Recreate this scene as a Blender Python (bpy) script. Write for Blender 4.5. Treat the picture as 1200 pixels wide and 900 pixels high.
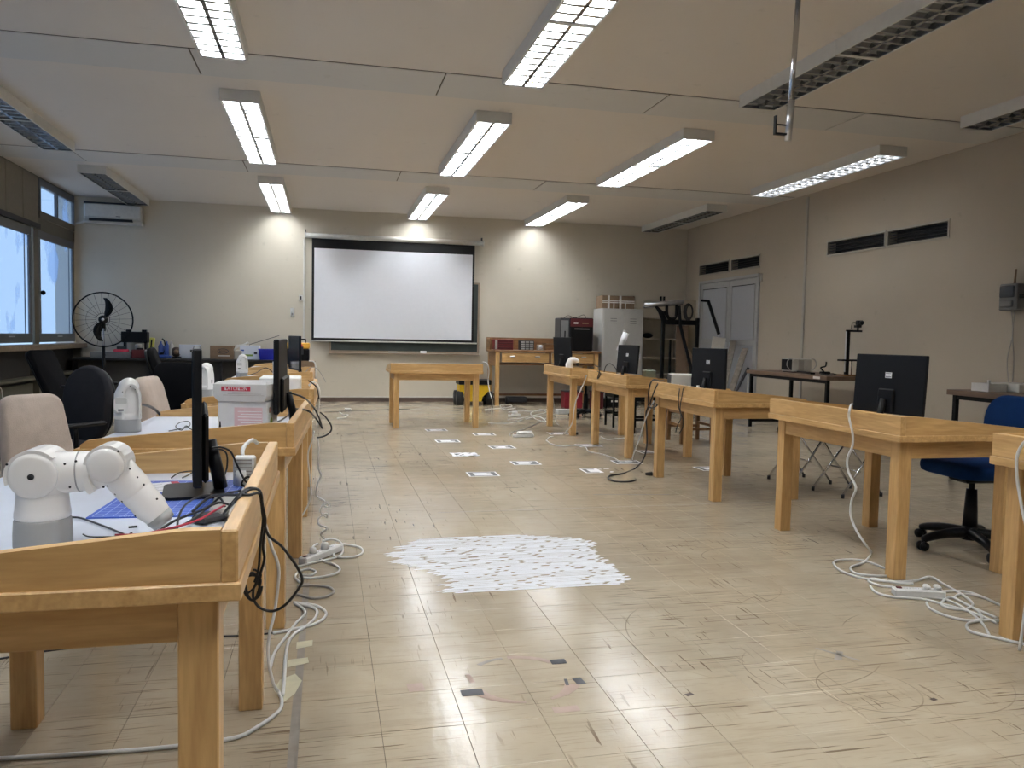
import bpy, bmesh, math, random
from mathutils import Matrix, Vector
random.seed(7)
PI = math.pi
C = bpy.context.scene.collection
scn = bpy.context.scene
for o in list(bpy.data.objects):
    bpy.data.objects.remove(o)

# ------------------------------------------------------------------ camera
CAM_R = Vector((0.973725, -0.226868, 0.01978)); CAM_D = Vector((0.006095, -0.060864, -0.998127)); CAM_F = Vector((0.227647, 0.972022, -0.057882))
FPX = 931.802
CAM_O = Vector((0, 0, 1.2))
cd = bpy.data.cameras.new('camera'); cam = bpy.data.objects.new('camera', cd); C.objects.link(cam)
cd.sensor_fit = 'HORIZONTAL'; cd.sensor_width = 36.0; cd.lens = FPX / 1200 * 36
cd.clip_start = 0.05; cd.clip_end = 200
m = Matrix.Identity(4)
for i in range(3):
    m[i][0] = CAM_R[i]; m[i][1] = -CAM_D[i]; m[i][2] = -CAM_F[i]; m[i][3] = CAM_O[i]
cam.matrix_world = m
scn.camera = cam

# ------------------------------------------------------------------ world, exposure
scn.view_settings.view_transform = 'Standard'; scn.view_settings.look = 'None'
scn.view_settings.gamma = 1.0; scn.view_settings.exposure = 0.66; scn.view_settings.use_curve_mapping = False
w = bpy.data.worlds.new('sky'); scn.world = w; w.use_nodes = True
nt = w.node_tree; bg = nt.nodes['Background']
bg.inputs[0].default_value = (0.50, 0.72, 1.0, 1); bg.inputs[1].default_value = 0.72
TUBE = 45.0          # strength of the lit fluorescent tubes
cy = scn.cycles
cy.use_denoising = True
cy.max_bounces = 8; cy.diffuse_bounces = 5; cy.glossy_bounces = 4; cy.transmission_bounces = 4; cy.transparent_max_bounces = 10
cy.sample_clamp_indirect = 10.0; cy.caustics_reflective = True; cy.caustics_refractive = False
cy.use_light_tree = True

XL, XR, YB, YF, ZC = -4.06, 6.88, 14.55, -3.6, 3.39

# daylight portals at the window openings
def portal(y0, y1, z0, z1):
    l = bpy.data.lights.new('window_portal', 'AREA'); l.shape = 'RECTANGLE'; l.size = y1 - y0; l.size_y = z1 - z0
    l.cycles.is_portal = True
    o = bpy.data.objects.new('window_portal', l); C.objects.link(o)
    o.location = (XL - 0.2, (y0 + y1) / 2, (z0 + z1) / 2); o.rotation_euler = (PI / 2, 0, -PI / 2)

# ------------------------------------------------------------------ materials
MATS = {}
def newmat(name):
    mt = bpy.data.materials.new(name); mt.use_nodes = True
    MATS[name] = mt
    return mt, mt.node_tree, mt.node_tree.nodes['Principled BSDF']
def nd(nt, t, **kw):
    n = nt.nodes.new(t)
    for k, v in kw.items(): setattr(n, k, v)
    return n
def pmat(name, col, rough=0.5, metal=0.0, var=0.06, scale=18.0, bump=0.0, spec=0.5, emis=None, estr=0, coat=0):
    mt, nt, b = newmat(name)
    tc = nd(nt, 'ShaderNodeTexCoord'); nz = nd(nt, 'ShaderNodeTexNoise'); nz.inputs['Scale'].default_value = scale
    nz.inputs['Detail'].default_value = 4
    nt.links.new(tc.outputs['Object'], nz.inputs['Vector'])
    rp = nd(nt, 'ShaderNodeValToRGB')
    c0 = [max(0, c * (1 - var)) for c in col]; c1 = [min(1, c * (1 + var)) for c in col]
    rp.color_ramp.elements[0].position = 0.3; rp.color_ramp.elements[1].position = 0.7
    rp.color_ramp.elements[0].color = (*c0, 1); rp.color_ramp.elements[1].color = (*c1, 1)
    nt.links.new(nz.outputs['Fac'], rp.inputs[0]); nt.links.new(rp.outputs[0], b.inputs['Base Color'])
    b.inputs['Roughness'].default_value = rough; b.inputs['Metallic'].default_value = metal
    b.inputs['Specular IOR Level'].default_value = spec
    b.inputs['Coat Weight'].default_value = coat
    if bump:
        bp = nd(nt, 'ShaderNodeBump'); bp.inputs['Strength'].default_value = bump; bp.inputs['Distance'].default_value = 0.002
        n2 = nd(nt, 'ShaderNodeTexNoise'); n2.inputs['Scale'].default_value = scale * 12
        nt.links.new(tc.outputs['Object'], n2.inputs['Vector'])
        nt.links.new(n2.outputs['Fac'], bp.inputs['Height']); nt.links.new(bp.outputs[0], b.inputs['Normal'])
    if emis:
        b.inputs['Emission Color'].default_value = (*emis, 1); b.inputs['Emission Strength'].default_value = estr
    return mt
def wood(name, axis, light, dark, rough=0.38, scale=1.0):
    mt, nt, b = newmat(name)
    tc = nd(nt, 'ShaderNodeTexCoord'); oi = nd(nt, 'ShaderNodeObjectInfo')
    mp = nd(nt, 'ShaderNodeMapping')
    s = [9.0 * scale] * 3; s[axis] = 0.9 * scale
    mp.inputs['Scale'].default_value = s
    ad = nd(nt, 'ShaderNodeVectorMath', operation='ADD'); sc = nd(nt, 'ShaderNodeVectorMath', operation='SCALE')
    cb = nd(nt, 'ShaderNodeCombineXYZ')
    for k in range(3): nt.links.new(oi.outputs['Random'], cb.inputs[k])
    nt.links.new(cb.outputs[0], sc.inputs[0]); sc.inputs['Scale'].default_value = 37
    nt.links.new(tc.outputs['Object'], mp.inputs[0]); nt.links.new(mp.outputs[0], ad.inputs[0]); nt.links.new(sc.outputs[0], ad.inputs[1])
    n1 = nd(nt, 'ShaderNodeTexNoise'); n1.inputs['Scale'].default_value = 1.6; n1.inputs['Detail'].default_value = 3; n1.inputs['Distortion'].default_value = 0.9
    nt.links.new(ad.outputs[0], n1.inputs['Vector'])
    # growth rings from bands of the slow noise
    mu = nd(nt, 'ShaderNodeMath', operation='MULTIPLY'); mu.inputs[1].default_value = 14.0
    sn = nd(nt, 'ShaderNodeMath', operation='SINE')
    nt.links.new(n1.outputs['Fac'], mu.inputs[0]); nt.links.new(mu.outputs[0], sn.inputs[0])
    n2 = nd(nt, 'ShaderNodeTexNoise'); n2.inputs['Scale'].default_value = 11; n2.inputs['Detail'].default_value = 5
    nt.links.new(ad.outputs[0], n2.inputs['Vector'])
    a1 = nd(nt, 'ShaderNodeMath', operation='MULTIPLY_ADD'); a1.inputs[1].default_value = 0.16; a1.inputs[2].default_value = 0.12
    nt.links.new(sn.outputs[0], a1.inputs[0])
    a2 = nd(nt, 'ShaderNodeMath', operation='MULTIPLY_ADD'); a2.inputs[1].default_value = 0.75
    nt.links.new(n2.outputs['Fac'], a2.inputs[0]); nt.links.new(a1.outputs[0], a2.inputs[2])
    rp = nd(nt, 'ShaderNodeValToRGB')
    rp.color_ramp.elements[0].position = 0.2; rp.color_ramp.elements[0].color = (*light, 1)
    rp.color_ramp.elements[1].position = 0.85; rp.color_ramp.elements[1].color = (*dark, 1)
    nt.links.new(a2.outputs[0], rp.inputs[0]); nt.links.new(rp.outputs[0], b.inputs['Base Color'])
    b.inputs['Roughness'].default_value = rough
    return mt
PL, PD = (0.70, 0.45, 0.195), (0.47, 0.27, 0.095)
for i, a in enumerate('xyz'):
    wood('pine_' + a, i, PL, PD)
    wood('oak_' + a, i, (0.30, 0.155, 0.062), (0.17, 0.075, 0.028), 0.45)
    wood('walnut_' + a, i, (0.20, 0.125, 0.08), (0.12, 0.07, 0.045), 0.5)
pmat('pine_end', (0.36, 0.18, 0.06), 0.5, var=.15)
pmat('laminate', (0.70, 0.74, 0.83), 0.32, var=.02)
pmat('plastic_black', (0.006, 0.006, 0.007), 0.42, spec=.22)
pmat('plastic_dark', (0.035, 0.037, 0.042), 0.5)
pmat('monitor_back', (0.008, 0.0085, 0.010), 0.5, spec=.2)
pmat('screen_off', (0.012, 0.022, 0.034), 0.16)
pmat('screen_brown', (0.05, 0.045, 0.042), 0.45)
pmat('fabric_black', (0.006, 0.006, 0.007), 0.95, bump=.5, spec=.1)
pmat('fabric_grey', (0.026, 0.026, 0.030), 0.95, bump=.5, spec=.1)
pmat('fabric_navy', (0.018, 0.022, 0.04), 0.9, bump=.5, spec=.1)
pmat('fabric_beige', (0.48, 0.40, 0.34), 0.95, bump=.8, var=.08)
pmat('fabric_blue', (0.005, 0.026, 0.10), 0.9, bump=.5, spec=.1)
pmat('robot_white', (0.82, 0.80, 0.77), 0.3, var=.015, coat=.3)
pmat('robot_grey', (0.33, 0.33, 0.32), 0.42, var=.03)
pmat('rubber_black', (0.01, 0.01, 0.01), 0.7)
pmat('cable_white', (0.72, 0.72, 0.70), 0.4)
pmat('cable_grey', (0.36, 0.34, 0.31), 0.5)
pmat('cable_black', (0.012, 0.012, 0.013), 0.4)
pmat('cable_red', (0.5, 0.03, 0.06), 0.4)
pmat('metal_black', (0.005, 0.005, 0.0055), 0.5, 0.1, spec=.2)
pmat('chrome', (0.55, 0.55, 0.56), 0.22, 1.0)
pmat('alu', (0.60, 0.61, 0.63), 0.3, 0.9)
pmat('louvre_alu', (0.40, 0.405, 0.415), 0.24, 0.9, var=.01)
pmat('lamp_grey', (0.66, 0.65, 0.62), 0.55, var=.03)
pmat('metal_grey', (0.20, 0.20, 0.20), 0.5)
pmat('locker_paint', (0.50, 0.49, 0.47), 0.5, var=.03)
pmat('white_plastic', (0.72, 0.72, 0.70), 0.4)
pmat('offwhite_plastic', (0.52, 0.50, 0.45), 0.5)
pmat('paper_white', (0.85, 0.85, 0.87), 0.7, var=.02)
pmat('paper_box', (0.66, 0.65, 0.64), 0.8, var=.04)
pmat('ink_black', (0.03, 0.03, 0.04), 0.7)
pmat('print_black', (0.06, 0.06, 0.07), 0.6)
pmat('print_pink', (0.66, 0.45, 0.46), 0.7)
pmat('print_red', (0.62, 0.05, 0.09), 0.6)
pmat('print_green', (0.25, 0.38, 0.08), 0.7)
pmat('print_brown', (0.22, 0.10, 0.06), 0.7)
pmat('print_blue', (0.04, 0.10, 0.40), 0.6)
pmat('cardboard', (0.22, 0.145, 0.09), 0.85, var=.1)
pmat('tape_white', (0.7, 0.68, 0.64), 0.5)
pmat('mat_blue', (0.035, 0.10, 0.50), 0.5)
pmat('mat_line', (0.45, 0.55, 0.85), 0.6)
pmat('yellow', (0.80, 0.52, 0.015), 0.4)
pmat('yellow_box', (0.85, 0.45, 0.05), 0.45)
pmat('yellow_pale', (0.62, 0.58, 0.12), 0.6)
pmat('red_plastic', (0.20, 0.008, 0.018), 0.4)
pmat('red_dark', (0.09, 0.007, 0.010), 0.5)
pmat('blue_plastic', (0.01, 0.02, 0.42), 0.45)
pmat('blue_bottle', (0.03, 0.07, 0.28), 0.3)
pmat('brown_dark', (0.05, 0.03, 0.02), 0.6)
pmat('greenish', (0.20, 0.24, 0.20), 0.6)
pmat('bench_dark', (0.012, 0.011, 0.012), 0.6)
pmat('baffle_dark', (0.055, 0.052, 0.048), 0.8)
pmat('screen_white', (0.80, 0.82, 0.88), 0.75, var=.01)
pmat('screen_border', (0.006, 0.006, 0.007), 0.8)
pmat('case_white', (0.62, 0.61, 0.57), 0.45)
pmat('board_green', (0.045, 0.06, 0.055), 0.6, var=.2, scale=4)
pmat('board_frame', (0.33, 0.26, 0.19), 0.55)
pmat('skirting_brown', (0.11, 0.075, 0.06), 0.5)
pmat('skirting_white', (0.62, 0.59, 0.54), 0.6)
pmat('frame_grey', (0.145, 0.15, 0.16), 0.5, 0.2)
pmat('frame_brown', (0.13, 0.115, 0.09), 0.6)
pmat('sill_wood', (0.20, 0.15, 0.105), 0.6, var=.15)
pmat('panel_olive', (0.11, 0.10, 0.07), 0.7)
pmat('recess_dark', (0.018, 0.015, 0.012), 0.8)
pmat('blind_board', (0.22, 0.195, 0.155), 0.7)
pmat('door_paint', (0.42, 0.43, 0.46), 0.5, var=.02)
pmat('door_frame_paint', (0.42, 0.42, 0.42), 0.5, var=.02)
pmat('vent_black', (0.006, 0.006, 0.007), 0.5)
pmat('conduit_paint', (0.42, 0.39, 0.34), 0.5)
pmat('conduit_white', (0.68, 0.67, 0.63), 0.45)
pmat('tape_grey', (0.235, 0.205, 0.17), 0.5, var=.15)
pmat('tape_dark', (0.035, 0.037, 0.045), 0.45)
pmat('tape_pink', (0.36, 0.255, 0.20), 0.55, var=.1)
pmat('tape_yellow', (0.56, 0.53, 0.38), 0.4, var=.12)
pmat('plank_grey', (0.27, 0.235, 0.20), 0.8, var=.2)
pmat('hardboard', (0.24, 0.165, 0.11), 0.7)
pmat('shelf_paint', (0.46, 0.41, 0.33), 0.6)
pmat('joint_dark', (0.10, 0.08, 0.06), 0.8)
pmat('tube_off', (0.7, 0.72, 0.75), 0.35)
pmat('tube_lit', (0.9, 0.9, 0.9), 0.4, emis=(0.93, 0.965, 1.0), estr=TUBE)
pmat('tube_dim', (0.9, 0.9, 0.9), 0.4, emis=(0.93, 0.965, 1.0), estr=TUBE * .14)

def plaster(name, col, stain, rough=0.75):
    mt, nt, b = newmat(name)
    g = nd(nt, 'ShaderNodeNewGeometry')
    n1 = nd(nt, 'ShaderNodeTexNoise'); n1.inputs['Scale'].default_value = 0.9; n1.inputs['Detail'].default_value = 5; n1.inputs['Roughness'].default_value = .6
    n2 = nd(nt, 'ShaderNodeTexNoise'); n2.inputs['Scale'].default_value = 7; n2.inputs['Detail'].default_value = 6
    for n in (n1, n2): nt.links.new(g.outputs['Position'], n.inputs['Vector'])
    mx = nd(nt, 'ShaderNodeMix', data_type='RGBA')
    mx.inputs[6].default_value = (*col, 1); mx.inputs[7].default_value = (*stain, 1)
    mr = nd(nt, 'ShaderNodeMapRange'); mr.inputs[1].default_value = .45; mr.inputs[2].default_value = .75; mr.inputs[4].default_value = .6
    nt.links.new(n1.outputs['Fac'], mr.inputs[0]); nt.links.new(mr.outputs[0], mx.inputs[0])
    mx2 = nd(nt, 'ShaderNodeMix', data_type='RGBA'); mx2.inputs[7].default_value = (*[c * .75 for c in col], 1)
    mr2 = nd(nt, 'ShaderNodeMapRange'); mr2.inputs[1].default_value = .66; mr2.inputs[2].default_value = .78; mr2.inputs[4].default_value = .5
    nt.links.new(n2.outputs['Fac'], mr2.inputs[0]); nt.links.new(mr2.outputs[0], mx2.inputs[0])
    nt.links.new(mx.outputs[2], mx2.inputs[6]); nt.links.new(mx2.outputs[2], b.inputs['Base Color'])
    b.inputs['Roughness'].default_value = rough
    bp = nd(nt, 'ShaderNodeBump'); bp.inputs['Strength'].default_value = .15; bp.inputs['Distance'].default_value = .01
    nt.links.new(n2.outputs['Fac'], bp.inputs['Height']); nt.links.new(bp.outputs[0], b.inputs['Normal'])
    return mt
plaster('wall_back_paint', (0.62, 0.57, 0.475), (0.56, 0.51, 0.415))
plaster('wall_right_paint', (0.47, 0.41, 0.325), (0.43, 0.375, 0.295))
plaster('ceiling_paint', (0.68, 0.635, 0.59), (0.65, 0.605, 0.56))
plaster('beam_paint', (0.60, 0.595, 0.585), (0.58, 0.575, 0.565))

def floor_mat(name):
    mt, nt, b = newmat(name)
    L = nt.links.new
    g = nd(nt, 'ShaderNodeNewGeometry'); oi = nd(nt, 'ShaderNodeObjectInfo')
    def noise(scale, detail=4, sx=1, sy=1, off=0, rough=.5, rot=0):
        mp = nd(nt, 'ShaderNodeMapping'); mp.inputs['Scale'].default_value = (sx, sy, 1); mp.inputs['Location'].default_value = (off, off * 1.7, 0)
        mp.inputs['Rotation'].default_value = (0, 0, rot)
        n = nd(nt, 'ShaderNodeTexNoise'); n.inputs['Scale'].default_value = scale; n.inputs['Detail'].default_value = detail; n.inputs['Roughness'].default_value = rough
        L(g.outputs['Position'], mp.inputs[0]); L(mp.outputs[0], n.inputs['Vector']); return n.outputs['Fac']
    def rng(v, a, b_, c=0, d=1):
        r = nd(nt, 'ShaderNodeMapRange'); L(v, r.inputs[0])
        for i, x in enumerate((a, b_, c, d)): r.inputs[i + 1].default_value = x
        return r.outputs[0]
    def mul(a, c):
        m_ = nd(nt, 'ShaderNodeMath', operation='MULTIPLY'); L(a, m_.inputs[0])
        if isinstance(c, float): m_.inputs[1].default_value = c
        else: L(c, m_.inputs[1])
        return m_.outputs[0]
    def mx(a, col, f):
        m_ = nd(nt, 'ShaderNodeMix', data_type='RGBA')
        if isinstance(a, tuple): m_.inputs[6].default_value = (*a, 1)
        else: L(a, m_.inputs[6])
        m_.inputs[7].default_value = (*col, 1); L(f, m_.inputs[0]); return m_.outputs[2]
    c = mx((0.475, 0.400, 0.290), (0.33, 0.275, 0.20), rng(noise(.8, 6, rough=.62), .40, .70, 0, .85))
    c = mx(c, (0.53, 0.465, 0.355), rng(noise(5.5, 5, off=3), .5, .75, 0, .5))
    c = mx(c, (0.29, 0.235, 0.165), rng(noise(7, 7, .18, 1.6, off=33, rough=.7), .52, .72, 0, .6))
    c = mx(c, (0.30, 0.24, 0.17), rng(oi.outputs['Random'], 0, 1, 0, .16))
    # worn streaks, mostly along the two tile directions
    s1 = mul(rng(noise(9, 3, .35, 7, 5), .62, .66), rng(noise(1.3, 3, off=9), .45, .58))
    s2 = mul(rng(noise(9, 3, 7, .5, 11), .64, .675), rng(noise(1.2, 3, off=14), .47, .60))
    s3 = mul(rng(noise(14, 2, .2, 6, 21, rot=.18), .63, .67), rng(noise(.9, 3, off=17), .44, .56))
    dk = (0.125, 0.080, 0.045)
    c = mx(c, dk, mul(s1, .8)); c = mx(c, dk, mul(s2, .9)); c = mx(c, dk, mul(s3, .6))
    c = mx(c, (0.22, 0.17, 0.12), mul(rng(noise(60, 3, .15, 2.2, 31), .60, .75), .5))
    # circular scuffs left by chair legs and rolling robots
    sp = nd(nt, 'ShaderNodeSeparateXYZ'); L(g.outputs['Position'], sp.inputs[0])
    for (x, y, r) in ((2.15, 2.95, .42), (1.75, 2.55, .24), (2.1, 2.45, .33), (1.85, 2.35, .17), (1.55, 3.75, .36), (2.45, 2.65, .40), (1.7, 2.9, .5), (1.9, 3.55, .3), (0.45, 3.55, .25), (1.95, 4.6, .33), (2.3, 3.9, .28)):
        cb = nd(nt, 'ShaderNodeVectorMath', operation='DISTANCE'); cx = nd(nt, 'ShaderNodeCombineXYZ')
        L(sp.outputs[0], cx.inputs[0]); L(sp.outputs[1], cx.inputs[1]); L(cx.outputs[0], cb.inputs[0]); cb.inputs[1].default_value = (x, y, 0)
        sb = nd(nt, 'ShaderNodeMath', operation='SUBTRACT'); L(cb.outputs['Value'], sb.inputs[0]); sb.inputs[1].default_value = r
        ab = nd(nt, 'ShaderNodeMath', operation='ABSOLUTE'); L(sb.outputs[0], ab.inputs[0])
        ring = rng(ab.outputs[0], .0014, .0034, 1, 0)
        c = mx(c, (0.16, 0.12, 0.08), mul(mul(ring, rng(noise(2.2, 2, off=x * 9), .50, .62)), .6))
    L(c, b.inputs['Base Color'])
    L(rng(noise(3.2, 6, off=2), .3, .7, .14, .21), b.inputs['Roughness'])
    bp = nd(nt, 'ShaderNodeBump'); bp.inputs['Strength'].default_value = .22; bp.inputs['Distance'].default_value = .004
    L(noise(26, 5, off=6), bp.inputs['Height']); L(bp.outputs[0], b.inputs['Normal'])
    b.inputs['Specular IOR Level'].default_value = .55
floor_mat('vinyl_tile')

def glass_mat():
    mt, nt, b = newmat('window_glass'); L = nt.links.new
    g = nd(nt, 'ShaderNodeNewGeometry'); n = nd(nt, 'ShaderNodeTexNoise'); n.inputs['Scale'].default_value = 1.7; n.inputs['Detail'].default_value = 5
    mp = nd(nt, 'ShaderNodeMapping'); mp.inputs['Scale'].default_value = (1, .9, .6); L(g.outputs['Position'], mp.inputs[0]); L(mp.outputs[0], n.inputs['Vector'])
    r = nd(nt, 'ShaderNodeMapRange'); L(n.outputs['Fac'], r.inputs[0])
    for i, x in enumerate((.57, .63, .10, .5)): r.inputs[i + 1].default_value = x
    tr = nd(nt, 'ShaderNodeBsdfTransparent'); tr.inputs[0].default_value = (.95, .97, 1, 1)
    df = nd(nt, 'ShaderNodeBsdfTranslucent'); df.inputs[0].default_value = (.50, .62, .85, 1)
    gl = nd(nt, 'ShaderNodeBsdfGlossy'); gl.inputs['Roughness'].default_value = .05
    m1 = nd(nt, 'ShaderNodeMixShader'); L(r.outputs[0], m1.inputs[0]); L(tr.outputs[0], m1.inputs[1]); L(df.outputs[0], m1.inputs[2])
    m2 = nd(nt, 'ShaderNodeMixShader'); m2.inputs[0].default_value = .05; L(m1.outputs[0], m2.inputs[1]); L(gl.outputs[0], m2.inputs[2])
    L(m2.outputs[0], nt.nodes['Material Output'].inputs[0])
glass_mat()

# ------------------------------------------------------------------ mesh building
class MB:
    def __init__(s): s.v = []; s.f = []; s.mi = []; s.sm = []; s.mats = []
    def _m(s, name):
        if name not in s.mats: s.mats.append(name)
        return s.mats.index(name)
    def add(s, vs, fs, mat, smooth=False, M=None):
        b = len(s.v)
        s.v += [tuple(M @ Vector(v)) if M is not None else tuple(v) for v in vs]
        mi = s._m(mat)
        for f in fs: s.f.append([b + i for i in f]); s.mi.append(mi); s.sm.append(smooth)
        return s
    def box(s, x0, x1, y0, y1, z0, z1, mat, M=None, bv=0.0):
        if x0 > x1: x0, x1 = x1, x0
        if y0 > y1: y0, y1 = y1, y0
        if z0 > z1: z0, z1 = z1, z0
        if bv <= 0:
            vs = [(x, y, z) for z in (z0, z1) for y in (y0, y1) for x in (x0, x1)]
            fs = [(0, 2, 3, 1), (4, 5, 7, 6), (0, 1, 5, 4), (2, 6, 7, 3), (0, 4, 6, 2), (1, 3, 7, 5)]
            return s.add(vs, fs, mat, False, M)
        b = min(bv, (x1 - x0) / 2.1, (y1 - y0) / 2.1, (z1 - z0) / 2.1)
        vs = []; idx = {}
        X = (x0, x1); Y = (y0, y1); Z = (z0, z1)
        for i in (0, 1):
            for j in (0, 1):
                for k in (0, 1):
                    sx = b if i == 0 else -b; sy = b if j == 0 else -b; sz = b if k == 0 else -b
                    for a, p in enumerate(((X[i], Y[j] + sy, Z[k] + sz), (X[i] + sx, Y[j], Z[k] + sz), (X[i] + sx, Y[j] + sy, Z[k]))):
                        idx[(i, j, k, a)] = len(vs); vs.append(p)
        fs = []
        for i in (0, 1):
            q = [idx[(i, 0, 0, 0)], idx[(i, 1, 0, 0)], idx[(i, 1, 1, 0)], idx[(i, 0, 1, 0)]]; fs.append(q if i else q[::-1])
            q = [idx[(0, i, 0, 1)], idx[(0, i, 1, 1)], idx[(1, i, 1, 1)], idx[(1, i, 0, 1)]]; fs.append(q if i else q[::-1])
            q = [idx[(0, 0, i, 2)], idx[(1, 0, i, 2)], idx[(1, 1, i, 2)], idx[(0, 1, i, 2)]]; fs.append(q if i else q[::-1])
        cen = Vector(((x0 + x1) / 2, (y0 + y1) / 2, (z0 + z1) / 2))
        def addf(q):
            p = [Vector(vs[t]) for t in q]
            n = (p[1] - p[0]).cross(p[2] - p[0]); c = sum(p, Vector()) / len(p)
            fs.append(q if n.dot(c - cen) > 0 else q[::-1])
        for i in (0, 1):
            for j in (0, 1):
                addf([idx[(i, j, 0, 0)], idx[(i, j, 0, 1)], idx[(i, j, 1, 1)], idx[(i, j, 1, 0)]])
                addf([idx[(i, 0, j, 0)], idx[(i, 0, j, 2)], idx[(i, 1, j, 2)], idx[(i, 1, j, 0)]])
                addf([idx[(0, i, j, 1)], idx[(0, i, j, 2)], idx[(1, i, j, 2)], idx[(1, i, j, 1)]])
                for k in (0, 1): addf([idx[(i, j, k, 0)], idx[(i, j, k, 1)], idx[(i, j, k, 2)]])
        return s.add(vs, fs, mat, False, M)
    def lathe(s, prof, n, mat, M=None, smooth=True, sx=1, sy=1):
        vs = []; fs = []; k = len(prof)
        for r, z in prof:
            for i in range(n):
                a = 2 * PI * i / n; vs.append((r * math.cos(a) * sx, r * math.sin(a) * sy, z))
        for j in range(k - 1):
            for i in range(n):
                fs.append((j * n + i, j * n + (i + 1) % n, (j + 1) * n + (i + 1) % n, (j + 1) * n + i))
        if prof[0][0] > 1e-5: fs.append(tuple(range(n - 1, -1, -1)))
        if prof[-1][0] > 1e-5: fs.append(tuple((k - 1) * n + i for i in range(n)))
        return s.add(vs, fs, mat, smooth, M)
    def cyl(s, p0, p1, r0, mat, r1=None, n=12, smooth=True):
        p0 = Vector(p0); p1 = Vector(p1); r1 = r0 if r1 is None else r1
        d = p1 - p0; q = d.to_track_quat('Z', 'Y').to_matrix().to_4x4(); q.translation = p0
        return s.lathe([(r0, 0), (r1, d.length)], n, mat, q, smooth)
    def disc(s, c, nrm, r, t, mat, n=16):
        c = Vector(c); nv = Vector(nrm).normalized()
        return s.cyl(c, c + nv * t, r, mat, n=n)
    def sphere(s, c, r, mat, n=14, sz=1.0, sx=1, sy=1):
        pr = [(max(1e-6, r * math.sin(PI * i / (n // 2))), -r * sz * math.cos(PI * i / (n // 2))) for i in range(n // 2 + 1)]
        return s.lathe(pr, n, mat, Matrix.Translation(Vector(c)), True, sx, sy)
    def tube(s, pts, r, mat, n=6, rad=None, cap=True):
        pts = [Vector(p) for p in pts]; k = len(pts)
        vs = []; fs = []; up = None
        for i, p in enumerate(pts):
            t = (pts[min(i + 1, k - 1)] - pts[max(i - 1, 0)])
            t = t.normalized() if t.length > 1e-9 else Vector((0, 0, 1))
            if up is None: up = Vector((0, 0, 1)) if abs(t.z) < .9 else Vector((1, 0, 0))
            a = t.cross(up)
            if a.length < 1e-4: a = t.orthogonal()
            a.normalize(); b = a.cross(t).normalized(); up = b
            rr = rad[i] if rad else r
            for j in range(n):
                an = 2 * PI * j / n; vs.append(tuple(p + (a * math.cos(an) + b * math.sin(an)) * rr))
        for i in range(k - 1):
            for j in range(n):
                fs.append((i * n + j, i * n + (j + 1) % n, (i + 1) * n + (j + 1) % n, (i + 1) * n + j))
        if cap: fs.append(tuple(range(n - 1, -1, -1))); fs.append(tuple((k - 1) * n + j for j in range(n)))
        return s.add(vs, fs, mat, True)
    def chain(s, pts, rad, mat, n=24, ends=True):
        """tube of varying radius with rounded ends"""
        P = [Vector(p) for p in pts]; R_ = list(rad); out = []; ro = []
        if ends:
            d = (P[0] - P[1]).normalized()
            for k in range(6, 0, -1):
                a = PI / 2 * k / 6.3; out.append(P[0] + d * R_[0] * math.sin(a)); ro.append(R_[0] * math.cos(a))
        for i in range(len(P)): out.append(P[i]); ro.append(R_[i])
        if ends:
            d = (P[-1] - P[-2]).normalized()
            for k in range(1, 7):
                a = PI / 2 * k / 6.3; out.append(P[-1] + d * R_[-1] * math.sin(a)); ro.append(R_[-1] * math.cos(a))
        return s.tube(out, 0, mat, n, ro)
    def prism(s, outline, t0, t1, mat, M=None, smooth_side=False):
        """outline in local xz, extruded along y"""
        n = len(outline)
        area = sum(outline[i][0] * outline[(i + 1) % n][1] - outline[(i + 1) % n][0] * outline[i][1] for i in range(n))
        if area < 0: outline = outline[::-1]
        vs = [(x, t0, z) for x, z in outline] + [(x, t1, z) for x, z in outline]
        s.add(vs, [tuple(range(n)), tuple(range(2 * n - 1, n - 1, -1))], mat, False, M)
        b = len(s.v) - 2 * n; mi = s._m(mat)
        for i in range(n):
            s.f.append([b + i, b + n + i, b + n + (i + 1) % n, b + (i + 1) % n]); s.mi.append(mi); s.sm.append(smooth_side)
        return s
    def build(s, name, parent=None, loc=None, rot=None):
        me = bpy.data.meshes.new(name); me.from_pydata(s.v, [], s.f); me.update()
        for mn in s.mats: me.materials.append(MATS[mn])
        me.polygons.foreach_set('material_index', s.mi); me.polygons.foreach_set('use_smooth', s.sm); me.update()
        o = bpy.data.objects.new(name, me); C.objects.link(o)
        if parent is not None: o.parent = parent
        if loc is not None: o.location = loc
        if rot is not None: o.rotation_euler = rot
        return o
def subd(o, lv=2):
    md = o.modifiers.new('subdivision', 'SUBSURF'); md.levels = lv; md.render_levels = lv
    for p in o.data.polygons: p.use_smooth = True
    return o
def bevel(o, w=.004, seg=2):
    md = o.modifiers.new('bevel', 'BEVEL'); md.width = w; md.segments = seg; md.limit_method = 'ANGLE'; md.angle_limit = .6
    return o
def tag(o, label, cat, group=None):
    o['label'] = label; o['category'] = cat
    if group: o['group'] = group
    return o
def thing(name, label, cat, loc=(0, 0, 0), rz=0, group=None):
    o = bpy.data.objects.new(name, None); o.empty_display_size = .1; C.objects.link(o)
    o.location = loc; o.rotation_euler = (0, 0, rz)
    return tag(o, label, cat, group)
def struct(o):
    o['kind'] = 'structure'; return o
def stuff(o):
    o['kind'] = 'stuff'; return o
KIDS = {}
def copy_tree(o, parent=None):
    c = o.copy(); C.objects.link(c); c.parent = parent
    for ch in list(o.children): copy_tree(ch, c)
    return c
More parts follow.
